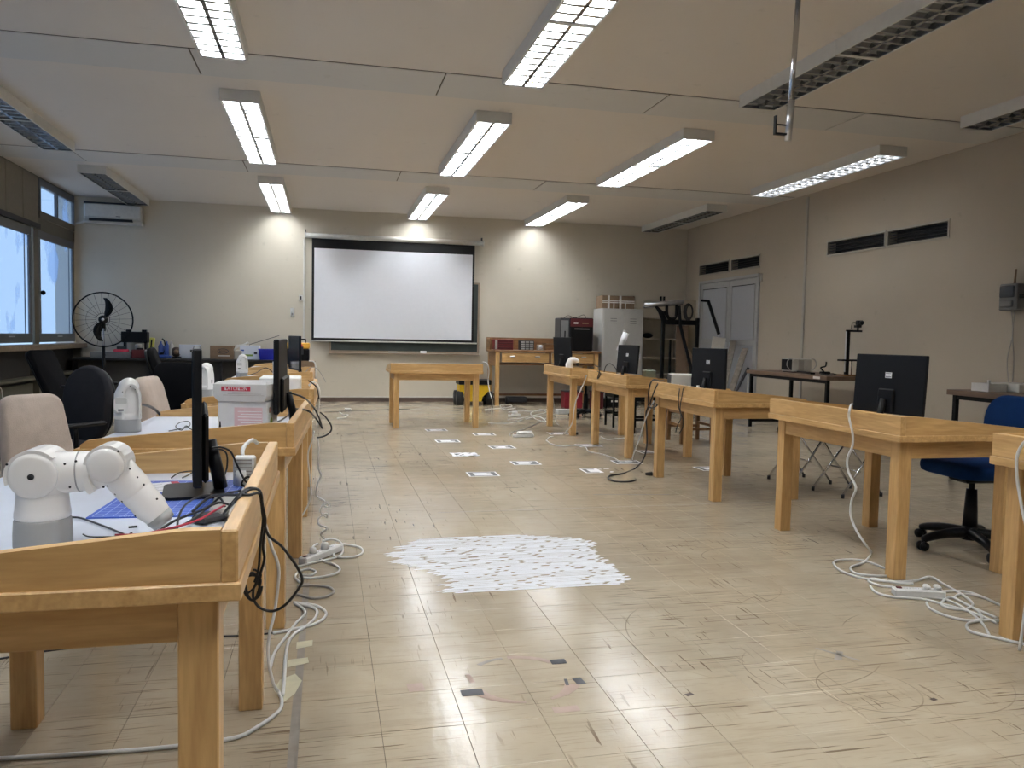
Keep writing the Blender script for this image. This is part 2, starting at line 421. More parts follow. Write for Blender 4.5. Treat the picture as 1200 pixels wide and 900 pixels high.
def smooth_path(P, k=6):
    P = [Vector(p) for p in P]
    if len(P) < 3: return P
    out = []
    for i in range(len(P) - 1):
        a = P[max(i - 1, 0)]; b = P[i]; c = P[i + 1]; d = P[min(i + 2, len(P) - 1)]
        for j in range(k):
            t = j / k
            out.append(.5 * ((2 * b) + (c - a) * t + (2 * a - 5 * b + 4 * c - d) * t * t + (3 * b - a - 3 * c + d) * t ** 3))
    out.append(P[-1]); return out
def rrect(x0, x1, z0, z1, r, k=4):
    o = []
    for cx, cz, a0 in ((x1 - r, z1 - r, 0), (x0 + r, z1 - r, 90), (x0 + r, z0 + r, 180), (x1 - r, z0 + r, 270)):
        for j in range(k + 1):
            a = math.radians(a0 + 90 * j / k); o.append((cx + r * math.cos(a), cz + r * math.sin(a)))
    return o
def project(p):
    v = Vector(p) - CAM_O; z = v.dot(CAM_F)
    return (600 + FPX * v.dot(CAM_R) / z, 450 + FPX * v.dot(CAM_D) / z, z)
def text(body, size, mat, M, parent, name='lettering', align='CENTER'):
    cu = bpy.data.curves.new(name, 'FONT'); cu.body = body; cu.size = size; cu.align_x = align; cu.align_y = 'CENTER'; cu.extrude = .0004
    cu.resolution_u = 2
    o = bpy.data.objects.new(name, cu); me = bpy.data.meshes.new_from_object(o)
    bpy.data.objects.remove(o)
    me.materials.clear(); me.materials.append(MATS[mat])
    o = bpy.data.objects.new(name, me); C.objects.link(o); o.parent = parent
    o.matrix_local = M
    return o

# ================================================================== room shell
MB().box(XL - .3, XR + .3, YF - .2, YB + .2, -.12, -.006, 'joint_dark').build('floor')
fl = struct(bpy.data.objects['floor'])
TS = 0.254; TX, TY = 0.424, 2.62
tme = None; cand = []
i0 = int(math.floor((XL - TX) / TS)); i1 = int(math.ceil((XR - TX) / TS)); j0 = int(math.floor((YF - TY) / TS)); j1 = int(math.ceil((YB - TY) / TS))
allt = []
for i in range(i0, i1):
    for j in range(j0, j1):
        cx = TX + (i + .5) * TS; cy_ = TY + (j + .5) * TS
        allt.append((i, j)); 
        if cy_ > 1.3:
            px, py, z = project((cx, cy_, 0))
            if z > .3 and -40 < px < 1240 and py < 960: cand.append((z, i, j))
cand.sort(); near = {(i, j) for z, i, j in cand[:300]}
def tile_mesh(mb, x, y, dz=0.0):
    h = TS / 2 - .0006
    x0, x1 = max(x - h, XL), min(x + h, XR); y0, y1 = max(y - h, YF), min(y + h, YB)
    if x1 - x0 < .01 or y1 - y0 < .01: return
    b = .0008
    vs = [(x0, y0, -.006), (x1, y0, -.006), (x1, y1, -.006), (x0, y1, -.006),
          (x0, y0, -b), (x1, y0, -b), (x1, y1, -b), (x0, y1, -b),
          (x0 + b, y0 + b, dz), (x1 - b, y0 + b, dz), (x1 - b, y1 - b, dz), (x0 + b, y1 - b, dz)]
    fs = [(0, 1, 5, 4), (1, 2, 6, 5), (2, 3, 7, 6), (3, 0, 4, 7), (4, 5, 9, 8), (5, 6, 10, 9), (6, 7, 11, 10), (7, 4, 8, 11), (8, 9, 10, 11)]
    mb.add(vs, fs, 'vinyl_tile')
mb = MB(); tile_mesh(mb, 0, 0); proto = mb.build('tile', fl)
pme = proto.data; first = True
for (i, j) in sorted(near):
    x, y = TX + (i + .5) * TS, TY + (j + .5) * TS
    if first: o = proto; first = False
    else: o = bpy.data.objects.new('tile', pme); C.objects.link(o); o.parent = fl
    o.location = (x, y, 0)
mb = MB()
for (i, j) in allt:
    if (i, j) not in near: tile_mesh(mb, TX + (i + .5) * TS, TY + (j + .5) * TS)
stuff(mb.build('tile_field', fl))

struct(MB().box(XL - .3, XR + .3, YF - .2, YB + .2, ZC, ZC + .2, 'ceiling_paint').build('ceiling'))
struct(MB().box(XL - .3, XR + .3, YB, YB + .2, 0, ZC, 'wall_back_paint').build('wall_back'))
struct(MB().box(XL - .3, XR + .3, YF - .2, YF, 0, ZC, 'wall_back_paint').build('wall_front'))
# right wall with vent openings and the door recess
wr = MB()
dy0, dy1, dz1 = 11.78, 13.93, 2.33
VENTS = [(7.77, 8.76), (8.83, 10.0), (11.82, 12.74), (12.84, 13.96)]
zv0, zv1 = 2.45, 2.63
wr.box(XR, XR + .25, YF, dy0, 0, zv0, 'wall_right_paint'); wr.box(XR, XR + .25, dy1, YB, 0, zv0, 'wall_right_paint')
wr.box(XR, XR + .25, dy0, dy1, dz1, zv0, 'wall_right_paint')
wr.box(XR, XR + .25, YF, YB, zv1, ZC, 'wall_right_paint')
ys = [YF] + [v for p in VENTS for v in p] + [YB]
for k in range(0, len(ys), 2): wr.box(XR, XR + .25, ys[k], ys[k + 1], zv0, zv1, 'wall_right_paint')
wright = struct(wr.build('wall_right'))
for n, (a, b) in enumerate(VENTS):
    v = MB()
    fw = .022
    v.box(XR - .012, XR + .02, a - fw, b + fw, zv1 - .004, zv1 + fw, 'conduit_paint'); v.box(XR - .012, XR + .02, a - fw, b + fw, zv0 - fw, zv0 + .004, 'conduit_paint')
    v.box(XR - .012, XR + .02, a - fw, a, zv0, zv1, 'conduit_paint'); v.box(XR - .012, XR + .02, b, b + fw, zv0, zv1, 'conduit_paint')
    v.box(XR + .12, XR + .14, a, b, zv0, zv1, 'vent_black')
    vo = struct(v.build('trim_%d' % (n + 3)))
    for k in range(5):
        z = zv0 + .018 + k * .036
        MB().box(XR + .02, XR + .06, a + .005, b - .005, z, z + .006, 'vent_black').build('slat', vo)
# double door
fr = MB()
fr.box(XR - .03, XR + .10, dy0, dy0 + .05, 0, dz1, 'door_frame_paint'); fr.box(XR - .03, XR + .10, dy1 - .05, dy1, 0, dz1, 'door_frame_paint'); fr.box(XR - .03, XR + .10, dy0, dy1, dz1 - .05, dz1, 'door_frame_paint')
dfr = struct(fr.build('trim_2'))
ym = 12.78
for n, (a, b) in enumerate(((dy0 + .05, ym), (ym, dy1 - .05))):
    d = MB(); d.box(XR + .0, XR + .045, a + .004, b - .004, .01, dz1 - .055, 'door_frame_paint')
    do = struct(d.build('door_%d' % (n + 1)))
    MB().box(XR - .006, XR + .001, a + .1, b - .1, 1.25, dz1 - .17, 'door_paint', bv=.004).build('upper_panel', do)
    MB().box(XR - .006, XR + .001, a + .1, b - .1, .12, 1.15, 'door_paint', bv=.004).build('lower_panel', do)
    for (u0, u1, w0, w1) in ((a + .09, b - .09, dz1 - .17, dz1 - .158), (a + .09, b - .09, 1.238, 1.25), (a + .088, a + .1, 1.238, dz1 - .158), (b - .1, b - .088, 1.238, dz1 - .158)):
        MB().box(XR - .012, XR + .001, u0, u1, w0, w1, 'vent_black' if w0 > 2 and u1 - u0 > .1 else 'door_frame_paint').build('moulding', do)
    hh = MB(); yh = ym + (.06 if n else -.06)
    hh.box(XR - .012, XR, yh - .02, yh + .02, .98, 1.2, 'alu', bv=.004); hh.cyl((XR - .01, yh, 1.1), (XR - .05, yh, 1.1), .009, 'alu'); hh.cyl((XR - .05, yh, 1.1), (XR - .05, yh + (.1 if n else -.1), 1.1), .009, 'alu')
    hh.build('door_handle', do)
MB().box(XR - .035, XR, dy0 - .07, dy0 - .02, dz1 - .14, dz1 - .01, 'conduit_paint', bv=.005).build('closer_box', dfr)
# skirtings
s = struct(MB().box(XL, XR, YB - .022, YB, 0, .075, 'skirting_brown').build('baseboard_back'))
MB().box(XL, XR, YB - .026, YB, .075, .098, 'skirting_white').build('white_bead', s)
struct(MB().box(XR - .018, XR, YF, dy0, 0, .075, 'skirting_brown').build('baseboard_right'))

# ceiling strips (service panels) with joints, hung just below the ceiling
for n, (ya, yb) in enumerate(((6.70, 7.34), (10.80, 11.50), (2.60, 3.25), (-1.5, -.85))):
    nm = 'trim_%d' % (n + 10)
    base = struct(MB().box(XL, 6.83, ya + .004, yb - .004, ZC - .004, ZC, 'joint_dark').build(nm))
    xs = [XL, -3.05, -1.05, .955, 2.955, 4.945, 6.83]
    for k in range(6):
        zt = ZC - .004
        sag = .006 if (n == 1 and k == 4) else 0
        MB().box(xs[k] + .006, xs[k + 1] - .006, ya, yb, zt - .007 - sag, zt, 'beam_paint', bv=.003).build('panel', base)

# window wall
wl = MB()
Z0, Z1 = 1.13, 2.50          # panes
U0, U1 = 2.90, 3.26          # clerestory
WINS = []
y = 12.88
while y > YF + 1.9: WINS.append((y, y + 1.50)); y -= 1.95
wl.box(XL - .018, XL, YF, YB, 0, .96, 'panel_olive')
wl.box(XL - .018, XL, YF, YB, 2.62, 2.80, 'frame_brown')
wl.box(XL - .018, XL, YF, YB, ZC - .06, ZC, 'frame_brown')
wl.box(XL - .018, XL, YF, WINS[-1][0] - .08, .96, 2.62, 'wall_back_paint')
wl.box(XL - .018, XL, 14.47, YB, .96, ZC - .06, 'wall_back_paint')
wl.box(XL - .018, XL - .012, YF, 12.82, 2.80, ZC - .06, 'blind_board')
for (a, b) in WINS: wl.box(XL - .018, XL + .012, a - .36 + .09, a - .09, .96, 2.62, 'frame_brown')
struct(wl.build('wall_left'))
for n, (a, b) in enumerate(WINS):
    f = MB(); fw = .085; x0, x1 = XL - .016, XL + .016
    f.box(x0, x1, a - fw, b + fw, Z0 - .13, Z0, 'frame_grey', bv=.006); f.box(x0, x1, a - fw, b + fw, Z1, Z1 + .12, 'frame_grey', bv=.006)
    f.box(x0, x1, a - fw, a, Z0, Z1, 'frame_grey', bv=.006); f.box(x0, x1, b, b + fw, Z0, Z1, 'frame_grey', bv=.006)
    f.box(x0, x0 + .012, b - .125, b - .11, Z0, Z1, 'frame_grey')
    wo = struct(f.build('window_%d' % (n + 1)))
    MB().box(x0 + .004, x0 + .009, a - .01, b + .01, Z0 - .01, Z1 + .01, 'window_glass').build('pane', wo)
    h = MB(); h.box(XL + .03, XL + .045, (a + b) / 2 - .1, (a + b) / 2 + .1, Z0 - .05, Z0 - .035, 'alu', bv=.004); h.build('pull_handle', wo)
    h = MB(); h.sphere((XL + .05, a - .03, 1.72), .035, 'plastic_black'); h.cyl((XL + .02, a - .03, 1.72), (XL + .05, a - .03, 1.72), .012, 'plastic_black'); h.build('knob', wo)
    portal(a, b, Z0, Z1)
# clerestory window above the last bay (two lights)
f = MB(); a, b = 12.90, 14.44; x0, x1 = XL - .016, XL + .025
f.box(x0, x1, a - .05, b + .03, U0 - .10, U0, 'frame_brown'); f.box(x0, x1, a - .05, b + .03, U1, ZC - .03, 'frame_grey')
f.box(x0, x1, a - .05, a, U0, U1, 'frame_grey'); f.box(x0, x1, b, b + .03, U0, U1, 'frame_grey'); f.box(x0, x1, 13.6, 13.66, U0, U1, 'frame_grey')
wo = struct(f.build('window_%d' % (len(WINS) + 1)))
MB().box(x0 + .004, x0 + .009, a - .01, 13.61, U0 - .01, U1 + .01, 'window_glass').build('pane', wo)
MB().box(x0 + .004, x0 + .009, 13.65, b + .01, U0 - .01, U1 + .01, 'window_glass').build('pane', wo)
portal(a, b, U0, U1)
# vertical boards above the other bays
hb = MB().box(XL - .012, XL + .04, YF, 12.82, 2.63, 2.70, 'vent_black').build('trim_20'); struct(hb)
tb = struct(MB().box(XL - .012, XL - .03, YF, 12.84, 2.70, ZC - .05, 'recess_dark').build('trim_21'))
y = 12.82; k = 0
while y > 2.0:
    wd = .30
    MB().box(XL - .03, XL + .012 + .004 * (k % 2), y - wd + .006, y, 2.70, ZC - .02, 'blind_board', bv=.003).build('board', tb); y -= wd; k += 1
# sill and the ledges beneath it
struct(MB().box(XL - .05, XL + .20, YF, 14.47, .90, .975, 'sill_wood', bv=.006).build('trim_22'))
rc = MB(); rc.box(XL, XL + .02, YF, 14.47, 0, .90, 'recess_dark')
y = 14.4
while y > 3: rc.box(XL + .02, XL + .14, y - .09, y, 0, .90, 'panel_olive'); y -= 1.95
ro = struct(rc.build('trim_23'))
MB().box(XL + .02, XL + .20, YF, 14.4, .50, .535, 'panel_olive', bv=.004).build('ledge', ro)
MB().box(XL + .02, XL + .06, YF, 14.4, .17, .44, 'panel_olive', bv=.004).build('apron_panel', ro)
MB().box(XL + .02, XL + .17, YF, 14.4, .07, .10, 'panel_olive').build('ledge', ro)

# wall conduits
struct(MB().box(XR - .022, XR, 10.50, 10.55, .35, ZC - .04, 'conduit_paint', bv=.004).build('trim_24'))
struct(MB().box(-.405, -.365, YB - .02, YB, .85, 2.86, 'conduit_white', bv=.004).build('trim_25'))

# ================================================================== ceiling lights
LZ = ZC - .11
def module(y0, y1, lit, root, fine):
    L_ = y1 - y0
    hs = MB()
    hs.box(0, .012, y0, y1, LZ, ZC, 'lamp_grey'); hs.box(.338, .35, y0, y1, LZ, ZC, 'lamp_grey')
    hs.box(.012, .338, y0, y0 + .012, LZ, ZC, 'lamp_grey'); hs.box(.012, .338, y1 - .012, y1, LZ, ZC, 'lamp_grey')
    hs.box(.012, .338, y0 + .012, y1 - .012, ZC - .02, ZC, 'white_plastic')
    hs.build('housing', root)
    lv = MB(); zb, zt = LZ + .004, LZ + .05
    for (xa, xb, ta, tb_) in ((.014, .020, .030, .024), (.330, .336, .320, .326)):
        lv.add([(xa, y0 + .014, zb), (xb, y0 + .014, zb), (xb if xa < .1 else tb_, y0 + .014, zt), (xa if xa < .1 else ta, y0 + .014, zt),
                (xa, y1 - .014, zb), (xb, y1 - .014, zb), (xb if xa < .1 else tb_, y1 - .014, zt), (xa if xa < .1 else ta, y1 - .014, zt)],
               [(0, 1, 2, 3), (7, 6, 5, 4), (0, 3, 7, 4), (1, 5, 6, 2), (3, 2, 6, 7), (0, 4, 5, 1)], 'louvre_alu')
    lv.prism([(.162, zb), (.188, zb), (.177, zt), (.173, zt)], y0 + .014, y1 - .014, 'louvre_alu')
    lv.box(.014, .336, y0 + .013, y0 + .03, zb, zb + .02, 'louvre_alu'); lv.box(.014, .336, y1 - .03, y1 - .013, zb, zb + .02, 'louvre_alu')
    lo = lv.build('louvre', root)
    nb = 10; dy = (L_ - .04) / nb
    me = None
    for k in range(1, nb):
        yy = y0 + .02 + k * dy
        if me is None:
            b_ = MB(); b_.add([(.016, -.016, 0), (.334, -.016, 0), (.334, .016, 0), (.016, .016, 0), (.016, -.001, .044), (.334, -.001, .044), (.334, .001, .044), (.016, .001, .044)],
                              [(3, 2, 1, 0), (0, 1, 5, 4), (1, 2, 6, 5), (2, 3, 7, 6), (3, 0, 4, 7), (4, 5, 6, 7)], 'louvre_alu')
            o = b_.build('blade', lo); me = o.data
        else:
            o = bpy.data.objects.new('blade', me); C.objects.link(o); o.parent = lo
        o.location = (0, yy, zb)
    for cx in (.095, .255):
        t = MB(); t.cyl((cx, y0 + .03, LZ + .072), (cx, y1 - .03, LZ + .076), .0235, lit or 'tube_off', n=8)
        t.build('fluorescent_tube', root)
COLS = {'Z': -3.24, 'A': -.95, 'B': 1.40, 'C': 3.56, 'D': 5.88}
ROWS = [(3.80, 6.56), (7.70, 10.42), (11.76, 14.46), (-.35, 2.40)]
ON = {('A', 0), ('B', 0), ('A', 1), ('B', 1), ('C', 1), ('D', 1), ('A', 2), ('B', 2), ('C', 2), ('A', 3), ('B', 3), ('C', 3)}
cnm = {'Z': 'nearest the windows', 'A': 'second from the windows', 'B': 'in the middle column', 'C': 'fourth from the windows', 'D': 'nearest the right wall'}
rnm = ['close overhead at the top of the picture', 'between the two grey ceiling strips', 'beyond the far strip by the screen wall', 'above the camera']
for ri, (ya, yb) in enumerate(ROWS):
    for cn, x in COLS.items():
        lit = ('tube_dim' if (cn, ri) == ('D', 1) else 'tube_lit') if (cn, ri) in ON else None
        t = thing('ceiling_light', '%s louvred ceiling light %s, %s' % ('lit' if lit else 'unlit', cnm[cn], rnm[ri]), 'ceiling light', (x, 0, 0), 0, 'louvred ceiling lights')
        ymid = (ya + yb) / 2
        module(ya, ymid - .003, lit, t, ri < 2); module(ymid + .003, yb, lit, t, ri < 2)
# hanging pole
p = thing('ceiling_pole', 'slim steel projector pole hanging from the ceiling with a small hook', 'pole', (2.80, 4.5, 0))
MB().cyl((.018, 0, ZC), (-.018, 0, 2.47), .0165, 'chrome', n=16).build('tube', p)
MB().cyl((-.004, 0, 2.70), (-.02, 0, 2.455), .0215, 'alu', n=16).build('sleeve', p)
h = MB(); h.box(-.115, -.105, -.012, .012, 2.49, 2.60, 'metal_black'); h.box(-.115, -.02, -.012, .012, 2.485, 2.497, 'metal_black'); h.box(-.115, -.02, -.008, .008, 2.545, 2.551, 'metal_black'); h.build('hook', p)
MB().disc((.018, 0, ZC - .012), (0, 0, 1), .07, .012, 'alu').build('ceiling_plate', p)

# ================================================================== workbenches with raised rims
# local frame: long side along y, rim (aisle) side at +x; origin on the floor at the centre
TL, TD = 1.22, .81
SZ0, SZ1, RZ = .715, .752, .845
def make_table(label, x, y, rz, group, top):
    t = thing('lab_table', label, 'table', (x, y, 0), rz, group)
    hx, hy = TD / 2, TL / 2
    MB().box(-hx, hx, -hy, hy, SZ0, SZ1 - .003, 'pine_y', bv=.003).build('slab', t)
    MB().box(-hx + .012, hx - .04, -hy + .035, hy - .035, SZ1 - .006, SZ1, top).build('worktop', t)
    MB().box(hx - .036, hx - .006, -hy + .005, hy - .005, SZ1 - .004, RZ, 'pine_y', bv=.003).build('back_rim', t)
    for s_ in (-1, 1):
        out = [(-hx + .02, SZ1 - .004), (hx - .0365, SZ1 - .004), (hx - .0365, RZ), (hx - .10, RZ), (-hx + .09, SZ1 + .034), (-hx + .045, SZ1 + .028), (-hx + .022, SZ1 + .012)]
        y0, y1 = (hy - .034, hy - .008) if s_ > 0 else (-hy + .008, -hy + .034)
        MB().prism(out, y0, y1, 'pine_x').build('side_rim', t)
    lx, ly, lw = hx - .045, hy - .05, .072
    for sx in (-1, 1):
        for sy in (-1, 1):
            x0 = lx - lw if sx > 0 else -lx; y0 = ly - lw if sy > 0 else -ly
            MB().box(x0, x0 + lw, y0, y0 + lw, 0, SZ0 + .001, 'pine_z', bv=.003).build('leg', t)
    for sx in (-1, 1):
        x0 = lx - .03 if sx > 0 else -lx + .008
        MB().box(x0, x0 + .022, -ly + lw, ly - lw, SZ0 - .09, SZ0 + .001, 'pine_y', bv=.002).build('apron', t)
    for sy in (-1, 1):
        y0 = ly - .03 if sy > 0 else -ly + .008
        MB().box(-lx + lw, lx - lw, y0, y0 + .022, SZ0 - .09, SZ0 + .001, 'pine_x', bv=.002).build('apron', t)
    return t
LT = [(-.552, 2.095, 0), (-.500, 3.865, -.035), (-.470, 5.885, -.01), (-.52, 8.26, 0), (-.56, 10.55, 0)]
ll = ['pine table nearest the camera with a white robot arm and a blue mat on it', 'pine table carrying the two stacked printed boxes, second in the left row',
      'pine table with the long white box on it, third in the left row', 'pine table with a dark monitor at its rim, fourth in the left row', 'farthest pine table of the left row, under the black and yellow toolbox']
lt = [make_table(l, x, y, r, 'left row of tables', 'laminate') for l, (x, y, r) in zip(ll, LT)]
RT = [(3.105, 2.150, PI), (3.195, 4.010, PI), (3.19, 5.965, PI), (3.335, 8.10, PI), (3.32, 9.96, PI)]
rl = ['pine table cut off by the right edge of the picture, cord hanging over its rim', 'pine table with the large monitor and a white cord over its rim, right row',
      'pine table carrying the beige computer case, right row', 'pine table with the tilted monitor and white cardboard tube, right row', 'farthest pine table of the right row, with a small white robot arm']
rt = [make_table(l, x, y, r, 'right row of tables', 'pine_y') for l, (x, y, r) in zip(rl, RT)]
make_table('empty pine table standing crosswise in front of the projection screen', 1.41, 10.685, -PI / 2, None, 'pine_y')

# ================================================================== robot arms
def robot_base(t):
    b = MB(); b.lathe([(.053, 0), (.0545, .004), (.0545, .028), (.053, .056), (.050, .060)], 32, 'robot_grey'); b.build('base', t)
SCREW_PARENT = [None]
def screws(mb, pts, r=.0024):
    for p, n_ in pts: MB().disc(p, n_, r, .0012, 'rubber_black', 8).build('screw', SCREW_PARENT[0])
# the outstretched one on the nearest table (arm plane along local x)
ra = thing('robot_arm', 'white robot arm bent down over the table, grey base, nearest the camera', 'robot arm', (-.568, 1.80, SZ1), 0.0)
robot_base(ra)
b = MB()
b.lathe([(.049, .058), (.052, .062), (.052, .072), (.0505, .078), (.050, .085), (.0485, .10), (.0475, .118)], 36, 'robot_white')
bo = b.build('turret', ra)
b = MB(); b.chain([(0, 0, .108), (0, 0, .150)], [.0478, .0490], 'robot_white', 36); b.build('shoulder_body', ra)
b = MB()
# shoulder housing: cylinder across y with a rounded front cover
b.cyl((-.004, -.044, .152), (-.004, .044, .152), .0465, 'robot_white', n=40)
b.lathe([(.0465, 0), (.0445, .0045), (.036, .0075), (.0001, .009)], 40, 'robot_white', Matrix.Translation((-.004, -.044, .152)) @ Matrix.Rotation(PI / 2, 4, 'X'))
b.build('shoulder_cover', ra)
b = MB(); b.disc((-.004, -.0525, .152), (0, -1, 0), .0062, .0022, 'rubber_black', 16); b.build('pivot_cap', ra)
ar = MB()
outr = []
for k in range(13):
    a = math.radians(200 - k * 13); outr.append((-.004 + .0525 * math.cos(a), .152 + .0525 * math.sin(a)))
inr = []
for k in range(13):
    a = math.radians(200 - k * 13); inr.append((-.004 + .0462 * math.cos(a), .152 + .0462 * math.sin(a)))
for k in range(12):
    ar.prism([outr[k], outr[k + 1], inr[k + 1], inr[k]], -.0465, .0465, 'robot_white')
ar.build('shell_rim', ra)
b = MB(); b.chain([(.030, 0, .152), (.050, 0, .152), (.090, 0, .155)], [.044, .0425, .041], 'robot_white', 32); ua = b.build('upper_arm', ra)
b = MB(); b.tube([(.071, 0, .1535), (.0735, 0, .1536)], .0428, 'robot_grey', 32); b.build('joint_ring', ua)
ex, ez = .128, .170
b = MB(); b.cyl((ex, -.036, ez), (ex, .036, ez), .036, 'robot_white', n=36)
b.lathe([(.036, 0), (.034, .005), (.026, .009), (.0001, .011)], 36, 'robot_white', Matrix.Translation((ex, -.036, ez)) @ Matrix.Rotation(PI / 2, 4, 'X'))
b.build('elbow_cover', ra)
b = MB(); b.chain([(.098, 0, .154), (ex, 0, ez)], [.039, .038], 'robot_white', 28); b.build('elbow_body', ra)
ar = MB()
def arc(r, a0, a1, k, n=14):
    a = math.radians(a0 + (a1 - a0) * k / n); return (ex + r * math.cos(a), ez + r * math.sin(a))
for k in range(14): ar.prism([arc(.0415, 205, -20, k), arc(.0415, 205, -20, k + 1), arc(.0355, 205, -20, k + 1), arc(.0355, 205, -20, k)], -.037, .037, 'robot_white')
ar.prism([(.086, .150), (.096, .152), (.108, .118), (.100, .112), (.094, .116)], -.043, .030, 'robot_white')
ar.build('shell_rim', ra)
fx, fz = .2255, .050
d = Vector((fx - ex, 0, fz - ez)).normalized()
P_ = lambda t: Vector((ex, 0, ez)) + d * t
b = MB(); b.chain([P_(.0), P_(.03), P_(.070)], [.036, .036, .0365], 'robot_white', 32); fa = b.build('forearm', ra)
b = MB(); b.tube([P_(.073), P_(.0748)], .0355, 'robot_grey', 32); b.build('joint_ring', fa)
b = MB(); b.chain([P_(.079), P_(.10), P_(.126), P_(.142)], [.0345, .0325, .033, .0285], 'robot_white', 32, True); b.build('wrist', ra)
b = MB(); b.cyl(P_(.148), P_(.168), .0285, 'robot_grey', .025, n=28); b.cyl(P_(.168), P_(.171), .017, 'alu', n=20); b.build('flange', ra)
b = MB(); SCREW_PARENT[0] = ra
for p in ((-.047, -.051, .178), (.053, -.0365, .175), (.073, -.0345, .180), (.063, -.040, .128), (.088, -.034, .136)): screws(b, [(p, (0, -1, 0))])
for p in ((ex + .026, -.040, ez + .030), (ex - .001, -.046, ez - .042)): screws(b, [(p, (0, -1, 0))])
for t_ in (.035, .058, .078, .118):
    q = P_(t_); nrm = Vector((0, -1, 0)); sgn = Vector((-d.z, 0, d.x))
    for e in (-1, 1): pp = q + sgn * e * .027 + Vector((0, -.0225, 0)); screws(b, [(pp, (sgn * e * .75 + nrm * .6))], .0022)

def folded_robot(label, x, y, rz, cover=True):
    t = thing('robot_arm', label, 'robot arm', (x, y, SZ1), rz, 'folded white robot arms')
    robot_base(t)
    b = MB(); b.chain([(0, 0, .072), (0, 0, .118), (0, .0, .165), (.006, .0, .196)], [.054, .055, .053, .043], 'robot_white', 32); b.build('body', t)
    b = MB(); b.lathe([(.0545, .058), (.0545, .085)], 32, 'robot_white'); b.build('turret', t)
    # folded upper link hugging the body: an arch with rounded top
    a_ = MB()
    n = 16
    for k in range(n):
        def pt(r, k_): a = PI - PI * k_ / n; return (.022 + r * .78 * math.cos(a), .150 + r * 1.35 * math.sin(a))
        a_.prism([pt(.048, k), pt(.048, k + 1), pt(.038, k + 1), pt(.038, k)], -.058, -.02, 'robot_white')
    for xx in (-.0154, .0516): a_.box(xx, xx + .0078, -.058, -.02, .06, .151, 'robot_white')
    a_.build('upper_link', t)
    p = MB(); out = rrect(-.045, .010, .092, .160, .022)
    p.prism(out, -.064, -.045, 'robot_white', None, True); p.build('elbow_cover', t)
    p = MB(); p.prism(rrect(-.04, .005, .128, .155, .006), -.0648, -.063, 'case_white'); p.box(-.03, -.008, -.0655, -.063, .098, .105, 'rubber_black'); p.build('tool_port', t)
    p = MB(); SCREW_PARENT[0] = t
    for q in ((.018, -.0575, .205), (.038, -.0575, .19), (-.012, -.0575, .18)): screws(p, [(q, (0, -1, 0))])
    p.box(.050, .058, -.02, -.005, .10, .125, 'rubber_black', bv=.002); p.build('connector', t)
    return t
folded_robot('folded white robot arm on grey base, on the table with the printed boxes', -.855, 3.80, .1)
folded_robot('folded white robot arm just behind the black monitor edge, third left table', -.80, 5.75, -.5)
folded_robot('small far folded white robot arm on the fourth left table', -.80, 8.15, .0)
# far one on the right row: a low hooked arm
t = thing('robot_arm', 'tiny white hooked robot arm on the farthest right-row table', 'robot arm', (2.985, 9.60, SZ1), 0)
robot_base(t)
b = MB(); b.chain([(0, 0, .07), (0, 0, .13), (.02, 0, .175)], [.050, .047, .042], 'robot_white', 20); b.build('body', t)
b = MB(); b.chain([(.02, 0, .18), (.07, 0, .185), (.10, 0, .17)], [.040, .037, .032], 'robot_white', 20); b.build('upper_arm', t)
b = MB(); b.chain([(.10, 0, .17), (.11, 0, .13)], [.028, .022], 'plastic_dark', 16); b.build('wrist', t)

# ================================================================== monitors
# local: screen faces -x, long side along y, origin at foot on the worktop
def monitor(label, x, y, rz, w=.50, h=.315, z0=.075, tilt=0, logo=True, curved=False, screen='screen_off', group='black flat monitors', bulge=(.055, .42)):
    t = thing('monitor', label, 'monitor', (x, y, SZ1 + .001), rz, group)
    M = Matrix.Translation((0, 0, z0)) @ Matrix.Rotation(tilt, 4, 'Y')
    b = MB(); b.box(-.012, .010, -w / 2, w / 2, 0, h, 'monitor_back', M, bv=.004); hs = b.build('casing', t)
    b = MB(); b.box(-.0135, -.0118, -w / 2 + .008, w / 2 - .008, .018, h - .008, screen, M); b.build('screen', t)
    b = MB(); b.box(.009, .026, -bulge[0], bulge[0], .0, h * bulge[1], 'monitor_back', M, bv=.010); b.build('electronics_bulge', t)
    b = MB(); b.tube([(.03, 0, z0 + h * .25), (.05, 0, z0), (.06, 0, .01)], .018, 'plastic_black', 8); b.build('stand_neck', t)
    b = MB(); b.prism(rrect(-.09, .068, -.11, .11, .03), 0, .010, 'plastic_black', Matrix(((1, 0, 0, 0), (0, 0, 1, 0), (0, 1, 0, 0), (0, 0, 0, 1)))); b.build('stand_base', t)
    if logo:
        b = MB(); b.box(.0098, .0108, -.022, .022, h * .60, h * .60 + .032, 'paper_white', M)
        for k in range(3): b.box(.0107, .0112, -.018, .018 - .008 * (k % 2), h * .60 + .006 + .009 * k, h * .60 + .009 + .009 * k, 'ink_black', M)
        b.build('rating_label', t)
    return t
monitor('monitor seen edge-on beside the blue mat on the nearest table', -.345, 2.33, math.radians(8.4), w=.52, h=.345, z0=.060, logo=False, bulge=(.20, .52))
monitor('brown-tinted monitor behind the printed boxes, seen from its back edge', -.205, 3.86, math.radians(-1.5), w=.50, h=.33, z0=.09, logo=False, bulge=(.18, .48))
monitor('dark blue-grey monitor at the rim of the fourth left table', -.30, 8.08, math.radians(14), w=.50, h=.335, z0=.09, logo=False)
monitor('large black monitor with a white label on the second right-row table', 3.08, 3.87, PI + math.radians(9.5), w=.48, h=.33, z0=.065, tilt=-.05)
monitor('black monitor with a square white label beside the beige computer case', 3.03, 5.93, PI + math.radians(12), w=.42, h=.325, z0=.07)
monitor('black monitor standing in front of the grey locker', 3.20, 8.18, PI + math.radians(10), w=.42, h=.31, z0=.085, tilt=-.07)
